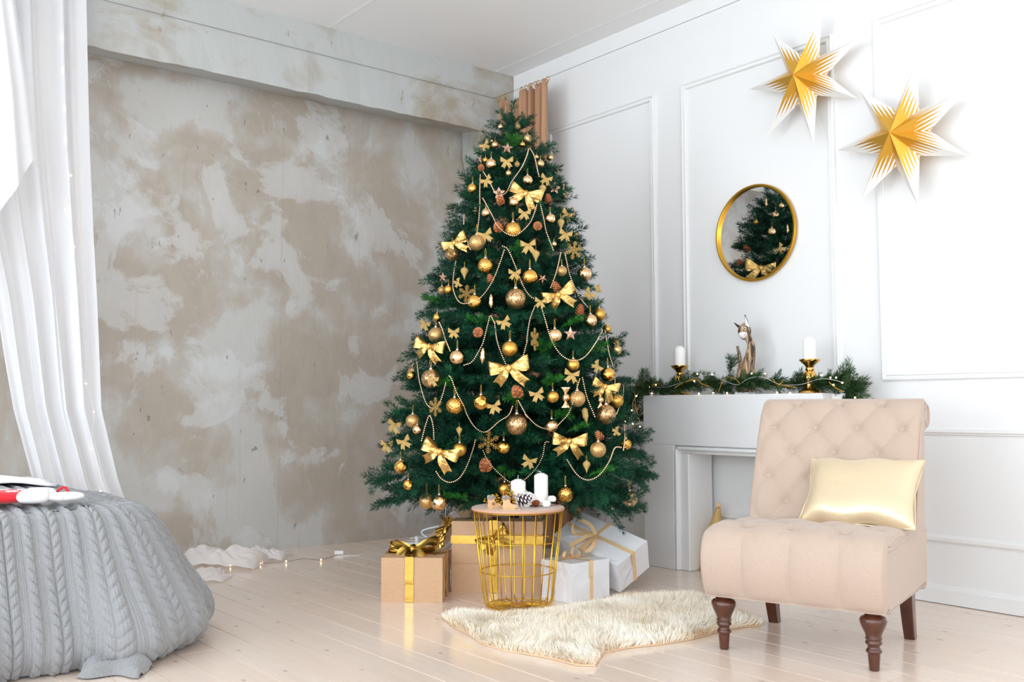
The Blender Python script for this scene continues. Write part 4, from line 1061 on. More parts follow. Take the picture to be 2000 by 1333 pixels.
link('seam', mb.mesh('seam', 'pillow_satin', smooth=True), pl)

# ================================================================== gifts
def frame_from(o_, a, b):
    """orthonormal frame: x along a, y along b (made square), z up"""
    a = np.asarray(a, float); b = np.asarray(b, float); x = a/np.linalg.norm(a); z = np.cross(x, b); z /= np.linalg.norm(z); y = np.cross(z, x); return np.c_[x, y, z]
def gift(label, origin, R, dims, paper, ribbon=None, rw=.03, ribs=('x', 'y'), bowm=None, bow_size=.2, bow_rot=0, crumple=.0025, bow_at=(.5, .5)):
    """box with its corner at origin, edges along the columns of R"""
    g = thing('gift_box', label, 'gift'); M = Matrix([list(R[i_])+[origin[i_]] for i_ in range(3)]+[[0, 0, 0, 1]]); g.matrix_world = M
    w_, d_, h_ = dims; n = 10
    bxm = MB(); c_ = np.array([w_/2, d_/2, h_/2])
    # wrapped sides with a slightly uneven skin
    def face(o_, u_, v_, nrm):
        P = np.zeros((n, n, 3))
        for i_ in range(n):
            for j in range(n):
                e_ = min(i_, j, n-1-i_, n-1-j) > 0
                P[i_, j] = np.array(o_)+np.array(u_)*i_/(n-1)+np.array(v_)*j/(n-1)+np.array(nrm)*(rng.normal(0, crumple*.5)-crumple*.3 if e_ else 0)
        bxm.grid(P)
    face((0, 0, 0), (0, d_, 0), (w_, 0, 0), (0, 0, -1)); face((0, 0, h_), (w_, 0, 0), (0, d_, 0), (0, 0, 1))
    face((0, 0, 0), (w_, 0, 0), (0, 0, h_), (0, -1, 0)); face((0, d_, 0), (0, 0, h_), (w_, 0, 0), (0, 1, 0))
    face((0, 0, 0), (0, 0, h_), (0, d_, 0), (-1, 0, 0)); face((w_, 0, 0), (0, d_, 0), (0, 0, h_), (1, 0, 0))
    link('box', bxm.mesh('box', paper, autosmooth=50), g)
    # folded end flaps
    e = .0016
    for yy, sg in ((0, -1), (d_, 1)):
        fm = MB(); fm.add([(.01, yy+sg*e, .003), (w_-.01, yy+sg*e, .003), (w_*.5, yy+sg*e*1.6, h_*.62)], [(0, 1, 2) if sg < 0 else (2, 1, 0)])
        if paper == 'silver_paper': link('end_flap', fm.mesh('end_flap', paper), g)
    t_ = .0035
    for rb in ribs:
        k_ = bow_at[0] if rb == 'y' else bow_at[1]; mb = MB()
        if rb == 'y':   # band running along y over top, front and back
            xx = w_*k_; pts = [(xx, -t_, .002), (xx, -t_, h_+t_), (xx, d_+t_, h_+t_), (xx, d_+t_, .002)]; dv = np.array([rw/2, 0, 0])
        elif rb == 'x':
            yy = d_*k_; pts = [(-t_, yy, .002), (-t_, yy, h_+t_), (w_+t_, yy, h_+t_), (w_+t_, yy, .002)]; dv = np.array([0, rw/2, 0])
        else:           # horizontal belt
            zz = h_*float(rb[1:]); pts = [(-t_, -t_, zz), (w_+t_, -t_, zz), (w_+t_, d_+t_, zz), (-t_, d_+t_, zz), (-t_, -t_, zz)]; dv = np.array([0, 0, rw/2])
        pts = np.array(pts, float); dense = []
        for a, b in zip(pts[:-1], pts[1:]):
            for f_ in np.linspace(0, 1, 9)[:-1]: dense.append(a*(1-f_)+b*f_)
        dense.append(pts[-1]); dense = np.array(dense); wob = rng.normal(0, .0007, (len(dense), 1))
        P = np.stack([dense-dv+wob, dense+dv+wob], 1); mb.grid(P)
        o = link('ribbon', mb.mesh('ribbon', ribbon), g); o.modifiers.new('t', 'SOLIDIFY').thickness = .001
    return g
def put_bow(g, parts, pos, size, mat_rot):
    for nm, me in parts:
        o = link('bow_'+nm, me, g); Rm = np.asarray(mat_rot)*size
        o.matrix_local = Matrix([list(Rm[i_])+[pos[i_]] for i_ in range(3)]+[[0, 0, 0, 1]])
# front brown gift
A_, B_, C_ = onZ(744, 1177), onZ(864, 1178), onZ(879, 1150)
R = frame_from(A_, B_-A_, C_-B_)
g1 = gift('brown paper gift tied with wide shiny gold ribbon, standing apart in front', A_, R, (.286, .30, .204), 'kraft_paper', 'ribbon_gold', .040, ('y', 'x'), bow_at=(.46, .5))
put_bow(g1, BOWG, (.13, .13, .222), .24, rotz(-.30)@rotx(-1.0)@roty(-.10))
lp = MB(); loop_strip(lp, 1, .05, .20, .42, .16, .10, lean=.05); put_bow(g1, [('loops', lp.mesh('bow_loops', 'ribbon_gold', smooth=True))], (.09, .12, .222), .20, rotz(2.8)@rotx(.35))
# large brown gift behind the wire table
A_ = onZ(882, 1158); B_ = onZ(1045, 1160); R = frame_from(A_, B_-A_, np.array([.675, .737, 0])*1.0)
g2 = gift('large brown paper gift with gold ribbon behind the gold wire table', A_, R, (.445, .15, .345), 'kraft_paper', 'ribbon_gold', .040, ('y', 'z.74'), bow_at=(.46, .5))
fm = MB().box((.2225, -.001, .143), (.445, .004, .003)); link('paper_fold', fm.mesh('paper_fold', 'kraft_paper'), g2)
put_bow(g2, BOWG, (.205, -.02, .262), .17, rotz(0)@roty(-.5))
# brown gift tipped on its corner with white cord and curly ribbon
P0 = atD(902, 1000, 5.13); right = rt.copy(); right[2] = 0; right /= np.linalg.norm(right); bk = np.array([fw[0], fw[1], 0]); bk /= np.linalg.norm(bk)
a45 = math.radians(46)
ex = right*math.cos(a45)-np.array([0, 0, 1])*math.sin(a45); ey = -right*math.sin(a45)-np.array([0, 0, 1])*math.cos(a45)
ey2 = ey*.96-bk*.28; ey2 /= np.linalg.norm(ey2)
zz = np.cross(ex, ey2); R = np.c_[ex, ey2, zz]
dims3 = (.27, .26, .12)
low = lambda O: min((O+R@np.array([i_*dims3[0], j*dims3[1], k_*dims3[2]]))[2] for i_ in (0, 1) for j in (0, 1) for k_ in (0, 1))
O3 = P0+np.array([0, 0, .0])
O3[2] -= low(O3)-.002
g3 = gift('brown paper gift tipped on its corner, wound with white cord, with curly gold ribbon', O3, R, dims3, 'kraft_paper', 'thread_gold', .012, ())
for off in (.095, .104, .116, .125):
    q = MB(); e = .003
    q.tube([(off, -e, -e), (off, -e, dims3[2]+e), (off, dims3[1]+e, dims3[2]+e), (off, dims3[1]+e, -e), (off, -e, -e)], .0024, 5); link('cord', q.mesh('cord', 'plastic_white', smooth=True), g3)
for off in (.055, .064, .074):
    q = MB(); e = .003
    q.tube([(-e, off, -e), (-e, off, dims3[2]+e), (dims3[0]+e, off, dims3[2]+e), (dims3[0]+e, off, -e), (-e, off, -e)], .0024, 5); link('cord', q.mesh('cord', 'plastic_white', smooth=True), g3)
random.seed(3)
def curl(base, d0, length, rad, turns, w_):
    n = 44; f_ = np.linspace(0, 1, n); d0 = np.asarray(d0, float); d0 /= np.linalg.norm(d0)
    u1 = np.cross(d0, [0, 0, 1]); u1 /= np.linalg.norm(u1); u2 = np.cross(d0, u1)
    c_ = np.asarray(base)+np.outer(f_*length, d0)+np.outer(rad*np.cos(f_*turns*2*PI), u1)+np.outer(rad*np.sin(f_*turns*2*PI), u2)
    return np.stack([c_-d0*w_/2, c_+d0*w_/2], 1)
cb = thing('curly_ribbon_bow', 'curled shiny gold ribbon bunch on the tipped brown gift', 'ribbon', tuple(atD(873, 1030, 5.02)))
base = np.array(cb.location)
for k_, (dx, dz, L_) in enumerate(((-.6, -1, .10), (-.75, -.7, .09), (-.3, -1, .13), (-.9, -.3, .06), (.5, .8, .05), (.1, 1, .055), (-.3, .9, .05), (.7, .5, .06), (-.45, -1.1, .15))):
    d = right*dx+np.array([0, 0, dz])-bk*.25
    q = MB().grid(curl(base, d, L_, .011, 3.2, .012)); part(q, 'curl', 'ribbon_gold', cb, smooth=True)
# small silver gift
A_, B_, C_ = onZ(1117, 1180), onZ(1190, 1166), onZ(1046, 1170)
R = frame_from(A_, B_-A_, C_-A_)
g4 = gift('small silver paper gift with peach ribbon beside the gold wire table', A_, R, (.254, .204, .180), 'silver_paper', 'ribbon_peach', .021, ('y', 'x'), bow_at=(.5, .6))
# large tilted silver gift
O = np.array([3.396, 3.435, .004]); a, b, n_ = np.array([.213, .008, .099]), np.array([-.067, .399, .110]), np.array([-.063, -.049, .140])
R = frame_from(O, a, b)
if R[2, 2] < 0: R[:, 2] *= -1
g5 = gift('large silver paper gift with peach bow, tilted against the smaller silver one', O, R, (np.linalg.norm(a), np.linalg.norm(b), .162), 'silver_paper', 'ribbon_peach', .022, ('y', 'x'), bow_at=(.5, .56))
def ribbon_loop(g, mat, ctr, pts, w_, wdir):
    P = spline(np.array(ctr)+np.array(pts), 36); wd = np.asarray(wdir, float)/np.linalg.norm(wdir)*w_/2
    q = MB().grid(np.stack([P-wd, P+wd], 1)); o = link('bow_loop', q.mesh('bow_loop', mat, smooth=True), g)
c5 = (.118, .227, .167)
ribbon_loop(g5, 'ribbon_peach', c5, [(0, 0, 0), (.02, .05, .03), (.0, .105, .055), (-.03, .125, .035), (-.045, .11, .0), (-.03, .07, .0), (0, 0, .003)], .024, (1, .1, .1))
ribbon_loop(g5, 'ribbon_peach', c5, [(0, 0, 0), (-.03, -.03, .03), (-.085, -.065, .045), (-.13, -.07, .03), (-.145, -.04, .012), (-.10, -.015, .008), (0, 0, .003)], .024, (.15, 1, .1))
ribbon_loop(g5, 'ribbon_peach', c5, [(0, 0, .003), (-.05, .02, .02), (-.09, .035, .012), (-.14, .055, .006)], .024, (.4, 1, .3))
c4 = (.127, .122, .185)
ribbon_loop(g4, 'ribbon_peach', c4, [(0, 0, 0), (.02, .02, .03), (.05, .03, .042), (.07, .02, .02), (.04, .0, .004), (0, 0, .002)], .022, (.1, .9, .4))
ribbon_loop(g4, 'ribbon_peach', c4, [(0, 0, 0), (-.03, -.01, .025), (-.065, -.02, .032), (-.08, -.02, .012), (-.05, 0, .002), (0, 0, .002)], .022, (.1, .9, .4))

# ================================================================== gold wire basket table
BT = onZ(1012, 1184.5); BT[2] = 0
tb = thing('wire_basket_table', 'round side table with tapering gold wire basket and pale wooden top', 'table', tuple(BT))
TZ = .447; rt_, rb_ = .203, .155
q = MB()
nw = 22; BW = []
for k_ in range(nw):
    a_ = 2*PI*(k_+.5)/nw; ca, sa = math.cos(a_), math.sin(a_)
    pr = [(.02, .006), (rb_-.025, .006), (rb_-.006, .012), (rb_+.002, .035), (rb_+.35*(rt_-rb_), .15), (rt_, TZ-.018)]
    q = MB().tube([(BT[0]+r_*ca, BT[1]+r_*sa, z_) for r_, z_ in pr], .0026, 6); part(q, 'wire', 'wire_gold', tb, smooth=True)
for z_, r_ in ((TZ-.016, rt_), (.297, rb_+(rt_-rb_)*.67), (.160, rb_+(rt_-rb_)*.35), (.006, rb_-.012)):
    a = np.linspace(0, 2*PI, 49); q = MB().tube([(BT[0]+r_*math.cos(x), BT[1]+r_*math.sin(x), z_) for x in a], .0026, 6); part(q, 'hoop', 'wire_gold', tb, smooth=True)
q = MB().lathe([(0, .003), (.04, .003), (.04, .0085), (0, .0085)], 24, (BT[0], BT[1], 0)); part(q, 'base_disc', 'wire_gold', tb)
q = MB().lathe([(rt_+.006, TZ-.013), (rt_+.010, TZ-.010), (rt_+.010, TZ-.003), (rt_+.007, TZ)], 64, (BT[0], BT[1], 0), cap=True); top_ = part(q, 'tabletop', 'edge_wood', tb, autosmooth=40)
q = MB().lathe([(rt_+.006, TZ+.0002), (rt_+.004, TZ+.0008), (0, TZ+.0008)], 64, (BT[0], BT[1], 0)); part(q, 'top_veneer', 'table_wood', top_)
TT = TZ+.0012
def on_table(px, py): return onZ(px, py, TT)
def candle(name, label, P, r, h, dome=.006, wick='up', group=None):
    c = thing(name, label, 'candle', tuple(P), group=group)
    part(MB().lathe([(r-.003, 0), (r, .003), (r, h-.004), (r-.003, h), (r*.4, h+dome), (0, h+dome+.001)], 36, P), 'wax', 'wax_white', c, autosmooth=40)
    w0 = np.array(P)+[0, 0, h+dome]
    pts = [w0, w0+[0, 0, .008], w0+[0, 0, .018]] if wick == 'up' else [w0, w0+[-.004, .003, .008], w0+[-.012, .01, .008]]
    if wick: part(MB().tube(pts, .0013, 6), 'wick', 'wick', c)
    return c
D = (BT-CAM)@fw
s_ = D/F_PX
candle('pillar_candle', 'medium white pillar candle with an upright wick on the wire table', on_table(1012, 984.5), .0355, .105, .010)
candle('pillar_candle', 'tallest white pillar candle with a bent wick on the wire table', on_table(1057, 985), .0325, .135, .009, 'bent')
candle('pillar_candle', 'shortest white pillar candle in front on the wire table', on_table(1030, 989.5), .0345, .055, .010, 'bent')
o = link('snowy_pine_cone', CONES); P = on_table(1023, 994); tag(o, 'pine cone with white frosted scales lying on the wire table', 'pine cone')
o.matrix_world = Matrix.Translation(Vector(P)+Vector((0, 0, .039)))@Matrix.Rotation(.6, 4, 'Z')@Matrix.Rotation(1.25, 4, 'X')@Matrix.Scale(.040, 4)
o = link('pine_cone', CONE); P = on_table(1047, 991); tag(o, 'small brown pine cone between frosted cone and cotton bolls on the wire table', 'pine cone')
o.matrix_world = Matrix.Translation(Vector(P)+Vector((0, 0, .017)))@Matrix.Rotation(1.2, 4, 'X')@Matrix.Scale(.020, 4)
for k_, (px, py, r, lab) in enumerate(((1067, 993, .0185, 'cotton boll with brown husk, nearest the table edge'), (1056, 989, .0185, 'cotton boll with brown husk, touching the tall candle'), (1078, 988, .0185, 'cotton boll with brown husk, furthest along its twig'))):
    P = on_table(px, py); cb_ = thing('cotton_boll', lab, 'cotton boll', tuple(P), group='cotton bolls on the wire table')
    zc = (.012, .014, .022)[k_]; q = MB()
    for a_ in range(4): q.sphere(P+np.array([.35*r*math.cos(a_*PI/2+.4), .35*r*math.sin(a_*PI/2+.4), zc+r*.45]), r*.78, 14, 10)
    part(q, 'fluff', 'cotton', cb_, smooth=True)
    for a_ in range(5):
        an = a_*2*PI/5; e1 = np.array([math.cos(an), math.sin(an), 0]); e2 = np.array([-math.sin(an), math.cos(an), 0]); b_ = P+np.array([0, 0, zc-.25*r])
        v = [b_, b_+e1*r*.8-e2*r*.35+[0, 0, r*.25], b_+e1*r*1.08+[0, 0, r*1.1], b_+e1*r*.8+e2*r*.35+[0, 0, r*.25]]
        o = part(MB().add(v, [(0, 1, 2), (0, 2, 3)]), 'husk', 'husk', cb_); o.modifiers.new('t', 'SOLIDIFY').thickness = .001
q = MB(); P1, P2 = on_table(1035, 992), on_table(1097, 988)
for k_ in range(4):
    q.tube(spline([P1+[0, 0, .004+.002*k_], (P1+P2)/2+rng.normal(0, .006, 3)*[1, 1, 0]+[0, 0, .004], P2+rng.normal(0, .006, 3)*[1, 1, 0]+[0, 0, .006]], 14), .0016, 5)
tag(part(q, 'twig_wreath', 'twig'), 'thin brown twigs lying under the cotton bolls', 'twigs')
# gilded berry sprays
def berries(px, py, n, spread, hgt, lab):
    P = on_table(px, py); b_ = thing('berry_spray', lab, 'berries', tuple(P), group='gilded berry sprays on the wire table'); q = MB(); st = MB()
    for k_ in range(n):
        d = rng.normal(0, 1, 3); p = P+np.array([d[0]*spread, d[1]*spread, .006+abs(d[2])*hgt*.55]); p[2] = max(p[2], TT+.004)
        q.sphere(p, .0042, 8, 6); st.tube([P+[0, 0, .003], p], .0007, 3)
    part(q, 'berry_cluster', 'bead_gold', b_, smooth=True)['kind'] = 'stuff'; part(st, 'stems', 'twig', b_)
berries(961, 988, 60, .018, .035, 'gilded berry spray behind the wooden skate with a knob')
berries(999, 986, 90, .017, .06, 'tall gilded berry spray between the wooden skate and the candles')
berries(982, 988, 40, .015, .03, 'gilded berry spray between the two wooden skates')
# wooden ice skates
def skate(P, ang, sc, lab, knob=False, strg=False):
    sk = thing('wooden_skate', lab, 'skate', tuple(P), group='wooden ice skates on the wire table')
    boot = np.array([(-.26, .16), (.30, .16), (.47, .22), (.50, .34), (.42, .46), (.26, .50), (.16, .56), (.10, .78), (.06, .98), (-.20, 1.0), (-.28, .9), (-.25, .6), (-.30, .3)])*sc*np.array([1.45, .88])
    blade = np.array([(-.42, .0), (.56, .0), (.64, .05), (.63, .12), (.57, .10), (.52, .05), (.38, .06), (.34, .16), (.14, .16), (.05, .09), (-.06, .16), (-.24, .16), (-.26, .06), (-.42, .05)])*sc*np.array([1.45, .88])
    R = rotz(ang); th = .009
    for nm, poly, y0, t_ in (('boot', boot, 0, th), ('blade', blade, .002, th*.7)):
        v = [np.array([x, y0, z])@R.T+P for x, z in poly]; part(MB().prism(v, np.array([0, t_, 0])@R.T), nm, 'ply_wood', sk)
    if knob:
        q = MB().sphere(P+R@np.array([.02*sc, -.003, .42*sc]), .0065, 12, 8); part(q, 'wooden_bead', 'cut_wood', sk, smooth=True)
    q = MB()
    for k_ in range(26): q.sphere(P+R@np.array([rng.uniform(-.26, .08)*sc*1.45, th/2+rng.normal(0, .004), (.88+rng.uniform(-.06, .14))*sc]), .0065, 7, 5)
    part(q, 'fur_cuff', 'fur_grey', sk, smooth=True)
    if strg:
        c_ = P+R@np.array([-.02, th/2, 0.9*sc]); part(MB().tube([c_, c_+[0, 0, .02], c_+[.003, .0, .045]], .001, 5), 'string', 'thread_gold', sk)
plain('fur_grey', (150, 138, 128), 1.0, Sheen_Weight=.5)
base_a = -YAW
skate(on_table(963, 995), base_a+.35, .056, 'narrow wooden ice skate with a round wooden bead on the wire table', True)
skate(on_table(992, 997), base_a, .058, 'wooden ice skate seen broadside with string on the wire table', False, True)
# ================================================================== fur rug
OUT = [(866, 1206), (880, 1194), (925, 1200), (975, 1203), (1030, 1200), (1075, 1192), (1120, 1186), (1165, 1179), (1205, 1168), (1260, 1165), (1320, 1163), (1375, 1166), (1420, 1182), (1450, 1200), (1486, 1219), (1445, 1223), (1405, 1231), (1352, 1246), (1290, 1256), (1225, 1263), (1180, 1272), (1163, 1298), (1125, 1296), (1080, 1284), (1030, 1275), (985, 1268), (945, 1256), (912, 1236), (885, 1222)]
poly = np.array([onZ(x, y, .01)[:2] for x, y in OUT])
def inside(p, poly):
    x, y = p[:, 0], p[:, 1]; ins = np.zeros(len(p), bool); j = len(poly)-1
    for i_ in range(len(poly)):
        xi, yi = poly[i_]; xj, yj = poly[j]
        c_ = ((yi > y) != (yj > y))&(x < (xj-xi)*(y-yi)/(yj-yi+1e-12)+xi); ins ^= c_; j = i_
    return ins
def edge_dist(p, poly):
    d = np.full(len(p), 9.)
    for i_ in range(len(poly)):
        a, b = poly[i_], poly[(i_+1) % len(poly)]; ab = b-a; t_ = np.clip(((p-a)@ab)/(ab@ab), 0, 1); d = np.minimum(d, np.linalg.norm(p-(a+t_[:, None]*ab), axis=1))
    return d
rc = poly.mean(axis=0)
rug = thing('fur_rug', 'cream sheepskin rug lying on the boards between the wire table and the chair', 'rug', (rc[0], rc[1], 0))
k_ = len(poly); v = [(x, y, .001) for x, y in poly]+[(x, y, .007) for x, y in poly]
part(MB().add(v, [tuple(range(k_)), tuple(range(k_, 2*k_))]+[(i_, (i_+1) % k_, k_+(i_+1) % k_, k_+i_) for i_ in range(k_)]), 'hide', 'hide', rug)
mn, mx = poly.min(axis=0), poly.max(axis=0)
cand = rng.uniform(mn, mx, (190000, 2)); cand = cand[inside(cand, poly)]; ed = edge_dist(cand, poly)
keep = rng.random(len(cand)) < np.clip(.35+ed*9, .35, 1); cand, ed = cand[keep][:75000], ed[keep][:75000]
n = len(cand)
def vnoise(p, sc, seed):
    r_ = np.random.default_rng(seed); G = r_.normal(size=(64, 64)); q_ = p*sc; i_ = np.floor(q_).astype(int); f_ = q_-i_; f_ = f_*f_*(3-2*f_)
    g = lambda a, b: G[(i_[:, 0]+a) % 64, (i_[:, 1]+b) % 64]
    return (g(0, 0)*(1-f_[:, 0])+g(1, 0)*f_[:, 0])*(1-f_[:, 1])+(g(0, 1)*(1-f_[:, 0])+g(1, 1)*f_[:, 0])*f_[:, 1]
dx, dy = vnoise(cand, 9, 1)*.8+vnoise(cand, 45, 2)*.5, vnoise(cand, 9, 3)*.8+vnoise(cand, 45, 4)*.5
hl = (.026+.020*smoothstep(ed, 0, .10))*rng.uniform(.7, 1.15, n)
outd = cand-rc; outd /= np.linalg.norm(outd, axis=1)[:, None]
dirv = np.c_[dx*.55+outd[:, 0]*.45*(ed < .06), dy*.55+outd[:, 1]*.45*(ed < .06), np.full(n, .95)]; dirv += rng.normal(0, .22, (n, 3)); dirv[:, 2] = np.abs(dirv[:, 2]); dirv /= np.linalg.norm(dirv, axis=1)[:, None]
base = np.c_[cand, np.full(n, .006)]; mid = base+dirv*(hl*.55)[:, None]; bend = np.c_[dx, dy, np.full(n, .2)]*.5; tipd = dirv+bend; tipd /= np.linalg.norm(tipd, axis=1)[:, None]
tip = mid+tipd*(hl*.55)[:, None]; tip[:, 2] = np.maximum(tip[:, 2], .008)
side = np.cross(dirv, rng.normal(size=(n, 3))); side /= np.linalg.norm(side, axis=1)[:, None]; w_ = .0014
v = np.empty((n, 5, 3)); v[:, 0] = base-side*w_; v[:, 1] = base+side*w_; v[:, 2] = mid+side*w_*.9; v[:, 3] = mid-side*w_*.9; v[:, 4] = tip
tn = np.clip(.55+.25*vnoise(cand, 7, 9)+rng.normal(0, .12, n)-.35*(ed < .025), 0, 1)
f = [];
for i_ in range(n): f += [(5*i_, 5*i_+1, 5*i_+2, 5*i_+3), (5*i_+3, 5*i_+2, 5*i_+4)]
part(MB().add(v.reshape(-1, 3), f, np.repeat(tn, 5)), 'fur_pile', 'fur', rug, tint=True, smooth=True)['kind'] = 'stuff'

# ================================================================== bed with knitted blanket
bed = thing('bed', 'low bed hidden under a grey knitted blanket', 'bed', (.3, 4.6, 0))
q = MB().box((.22, 4.50, .15), (1.9, 1.28, .26)); part(q, 'base', 'white_cloth', bed)
q = MB().box((.20, 4.52, .385), (1.96, 1.34, .20)); bevel(part(q, 'mattress', 'white_cloth', bed), .05, 4)
bl = thing('knit_blanket', 'grey cable-knit blanket draped over the bed down to the floor', 'blanket', (.6, 4.4, 0))
PX1, PYF, RC = 1.29, 3.74, .26                # right edge, front edge and corner radius of the bed top
ZT = .515
du = .0034
x_left = -.35
La = (PX1-RC)-x_left; Lc = RC*PI/2*1.25; Ls = .55
ua = np.arange(0, La+Lc+Ls, du)
def edge_pt(u_):
    if u_ <= La: return np.array([x_left+u_, PYF]), np.array([0., -1.])
    if u_ <= La+Lc:
        th = (u_-La)/Lc*PI/2; c_ = np.array([PX1-RC, PYF+RC]); n_ = np.array([math.sin(th), -math.cos(th)]); return c_+RC*n_, n_
    return np.array([PX1, PYF+RC+(u_-La-Lc)]), np.array([1., 0.])
E_ = [edge_pt(u_) for u_ in ua]; EP = np.array([e[0] for e in E_]); EN = np.array([e[1] for e in E_])
# drape profile: (outward offset, height) from the mattress edge to the floor
pro = spline([(-.10, 0, ZT+.012), (-.05, 0, ZT+.008), (-.005, 0, ZT-.008), (.035, 0, ZT-.055), (.075, 0, .38), (.125, 0, .26), (.175, 0, .15), (.185, 0, .075), (.15, 0, .02), (.12, 0, .008)], 400)[:, [0, 2]]
ps = np.r_[0, np.cumsum(np.linalg.norm(np.diff(pro, axis=0), axis=1))]
vb = np.arange(0, ps[-1], .0042); po = np.interp(vb, ps, pro[:, 0]); pz = np.interp(vb, ps, pro[:, 1])
tp = np.r_[np.arange(1.72, .10, -.011)]         # rows on top, distance from the front edge line
nT, nB = len(tp), len(vb); nu_ = len(ua)
P = np.zeros((nu_, nT+nB, 3)); UV = np.zeros((nu_, nT+nB, 2)); NRM = np.zeros((nu_, nT+nB, 3))
flare = 1+.9*np.clip((ua-(La-.25))/.25, 0, 1)*np.clip((La+Lc+.1-ua)/.3, 0, 1)*.35
for i_, u_ in enumerate(ua):
    e, n_ = EP[i_], EN[i_]
    # top: straight back along y
    k_ = np.clip((tp-.10)/1.62, 0, 1)
    inn = e-n_*.10
    if u_ <= La+Lc: tx = np.full(nT, inn[0]); ty = inn[1]+(5.16-inn[1])*k_
    else: tx = np.full(nT, inn[0]); ty = np.full(nT, inn[1])+(5.16-inn[1])*k_
    P[i_, :nT, 0] = tx; P[i_, :nT, 1] = ty; P[i_, :nT, 2] = ZT+.012+.035*smoothstep(k_, 0, .35)*smoothstep(1.3-tx, .0, .5)
    low = smoothstep(ZT-pz, .02, .45)
    fold = (.030*np.sin(u_*2*PI/.47+.9)+.018*np.sin(u_*2*PI/.23+pz*6))*low
    sweep = .10*low*max(0., 1-abs(u_-La*.72)/.30)*0
    off = po*flare[i_]+fold
    P[i_, nT:, 0] = e[0]+n_[0]*off+.10*low*max(0, (u_-.3)/La-.2)*.35; P[i_, nT:, 1] = e[1]+n_[1]*off; P[i_, nT:, 2] = np.maximum(pz+.006*np.sin(u_*9), .004)
    UV[i_, :, 0] = u_; UV[i_, :nT, 1] = tp; UV[i_, nT:, 1] = .10-vb
dU = np.gradient(P, axis=0); dV = np.gradient(P, axis=1); NRM = np.cross(dV, dU); NRM /= np.linalg.norm(NRM, axis=2)[:, :, None]+1e-9
ctr = np.array([.3, 4.7, .2]); sgn = np.sign(np.sum(NRM*(P-ctr), axis=2)); NRM *= np.where(sgn == 0, 1, sgn)[:, :, None]
def knit(a, b):
    p = np.mod(a, .150); h = np.zeros_like(p)
    def rope(lo, w_, s_):
        q_ = (p-lo-w_/2)/(w_/2); m_ = np.abs(q_) < 1
        ph = np.mod(b/.040+s_*q_*.42, 1); g = 1-.55*np.exp(-((ph-.5)/.11)**2)
        return np.where(m_, .0145*np.sqrt(np.clip(1-q_**2, 0, 1))**.8*g, 0)
    h += rope(0, .031, 1)+rope(.032, .031, -1)+rope(.094, .030, 1)
    rib = np.where((p > .066)&(p < .092), .0030*np.abs(np.sin((p-.066)/.026*PI*2.5)), 0)+np.where(p > .126, .0030*np.abs(np.sin((p-.126)/.024*PI*2.5)), 0)
    return h+rib
H = knit(UV[:, :, 0], UV[:, :, 1]); P = P+NRM*(H*1.0)[:, :, None]; P[:, :, 2] = np.maximum(P[:, :, 2], .003)
part(MB().grid(P), 'knit_cloth', 'knit_wool', bl, smooth=True, uv=UV.reshape(-1, 2))
# bunched hem on the boards
hc = onZ(222, 1316); n = 70; uu = np.linspace(0, 1, n)[:, None]; vv = np.linspace(0, 1, 60)[None, :]
ang = uu*PI; rr = .030+.022*np.sin(vv*9)+.018*np.sin(uu*6+vv*4)
axd = np.array([.80, -.60, 0]); axn = np.array([.60, .80, 0])
cc = hc+axd*(-.10)
L_ = .21*vv; hh = (.055+.02*np.sin(vv*7+1))*np.sin(vv*PI)**.5
X = cc[0]+axd[0]*L_+axn[0]*(np.cos(ang)*(.06+.02*np.sin(vv*8))); Y = cc[1]+axd[1]*L_+axn[1]*(np.cos(ang)*(.06+.02*np.sin(vv*8))); Z = .004+np.sin(ang)*hh+.004*np.abs(np.sin(vv*60))*np.sin(ang)+.012*np.sin(uu*14+vv*10)*np.sin(ang)
Z = np.maximum(Z, .003)
uvh = np.stack([(vv*.36+0*uu), (uu*.3+0*vv)], -1)
part(MB().grid(np.stack([X+0*uu, Y+0*uu, Z], -1)), 'bunched_hem', 'knit_wool', bl, smooth=True, uv=uvh.reshape(-1, 2))
# white sheet folded back at the head of the bed
n = 40; uu = np.linspace(0, 1, n)[:, None]; vv = np.linspace(0, 1, n)[None, :]
X = -.3+1.42*uu+0*vv; Y = 4.62+.50*vv+.03*np.sin(uu*6); Z = .592+.022*np.sin(vv*PI)*(.6+.4*np.sin(uu*5))-.02*smoothstep(uu, .85, 1)+.004*np.sin(uu*23+vv*9)
sh = part(MB().grid(np.stack([X, Y+0*X, Z+0*X], -1)), 'bed_sheet', 'white_cloth', smooth=True); tag(sh, 'white sheet folded over the far end of the grey blanket', 'sheet')
sh.modifiers.new('t', 'SOLIDIFY').thickness = .012
# red stocking on the bed
SP = onZ(8, 984, .556)
stk = thing('christmas_stocking', 'red Christmas stocking with white cuff and white prints lying on the blanket', 'stocking', tuple(SP))
exs = np.array([.86, -.50, 0]); exs /= np.linalg.norm(exs); eys = np.array([.50, .86, 0]); eys /= np.linalg.norm(eys)
def soft(outline, th, z0, mat, name, n=15):
    o_ = np.array(outline, float); c_ = o_.mean(axis=0); mb = MB(); rings = []
    for k_ in range(n):
        f_ = k_/(n-1); a = -1.45+2.9*f_; s_ = .30+.70*math.cos(a)**.7; zz = z0+th*(.5+.5*math.sin(a))
        rings.append([SP+exs*(c_[0]+(x-c_[0])*s_)+eys*(c_[1]+(y-c_[1])*s_)+np.array([0, 0, zz]) for x, y in o_])
    mb.grid(np.array(rings), closev=True); m_ = len(o_)
    mb.add(rings[-1], [tuple(range(m_))]); mb.add(rings[0], [tuple(range(m_))[::-1]])
    return part(mb, name, mat, stk, smooth=True)
K_ = .78
S2 = lambda L: [(x*K_, y*K_) for x, y in L]
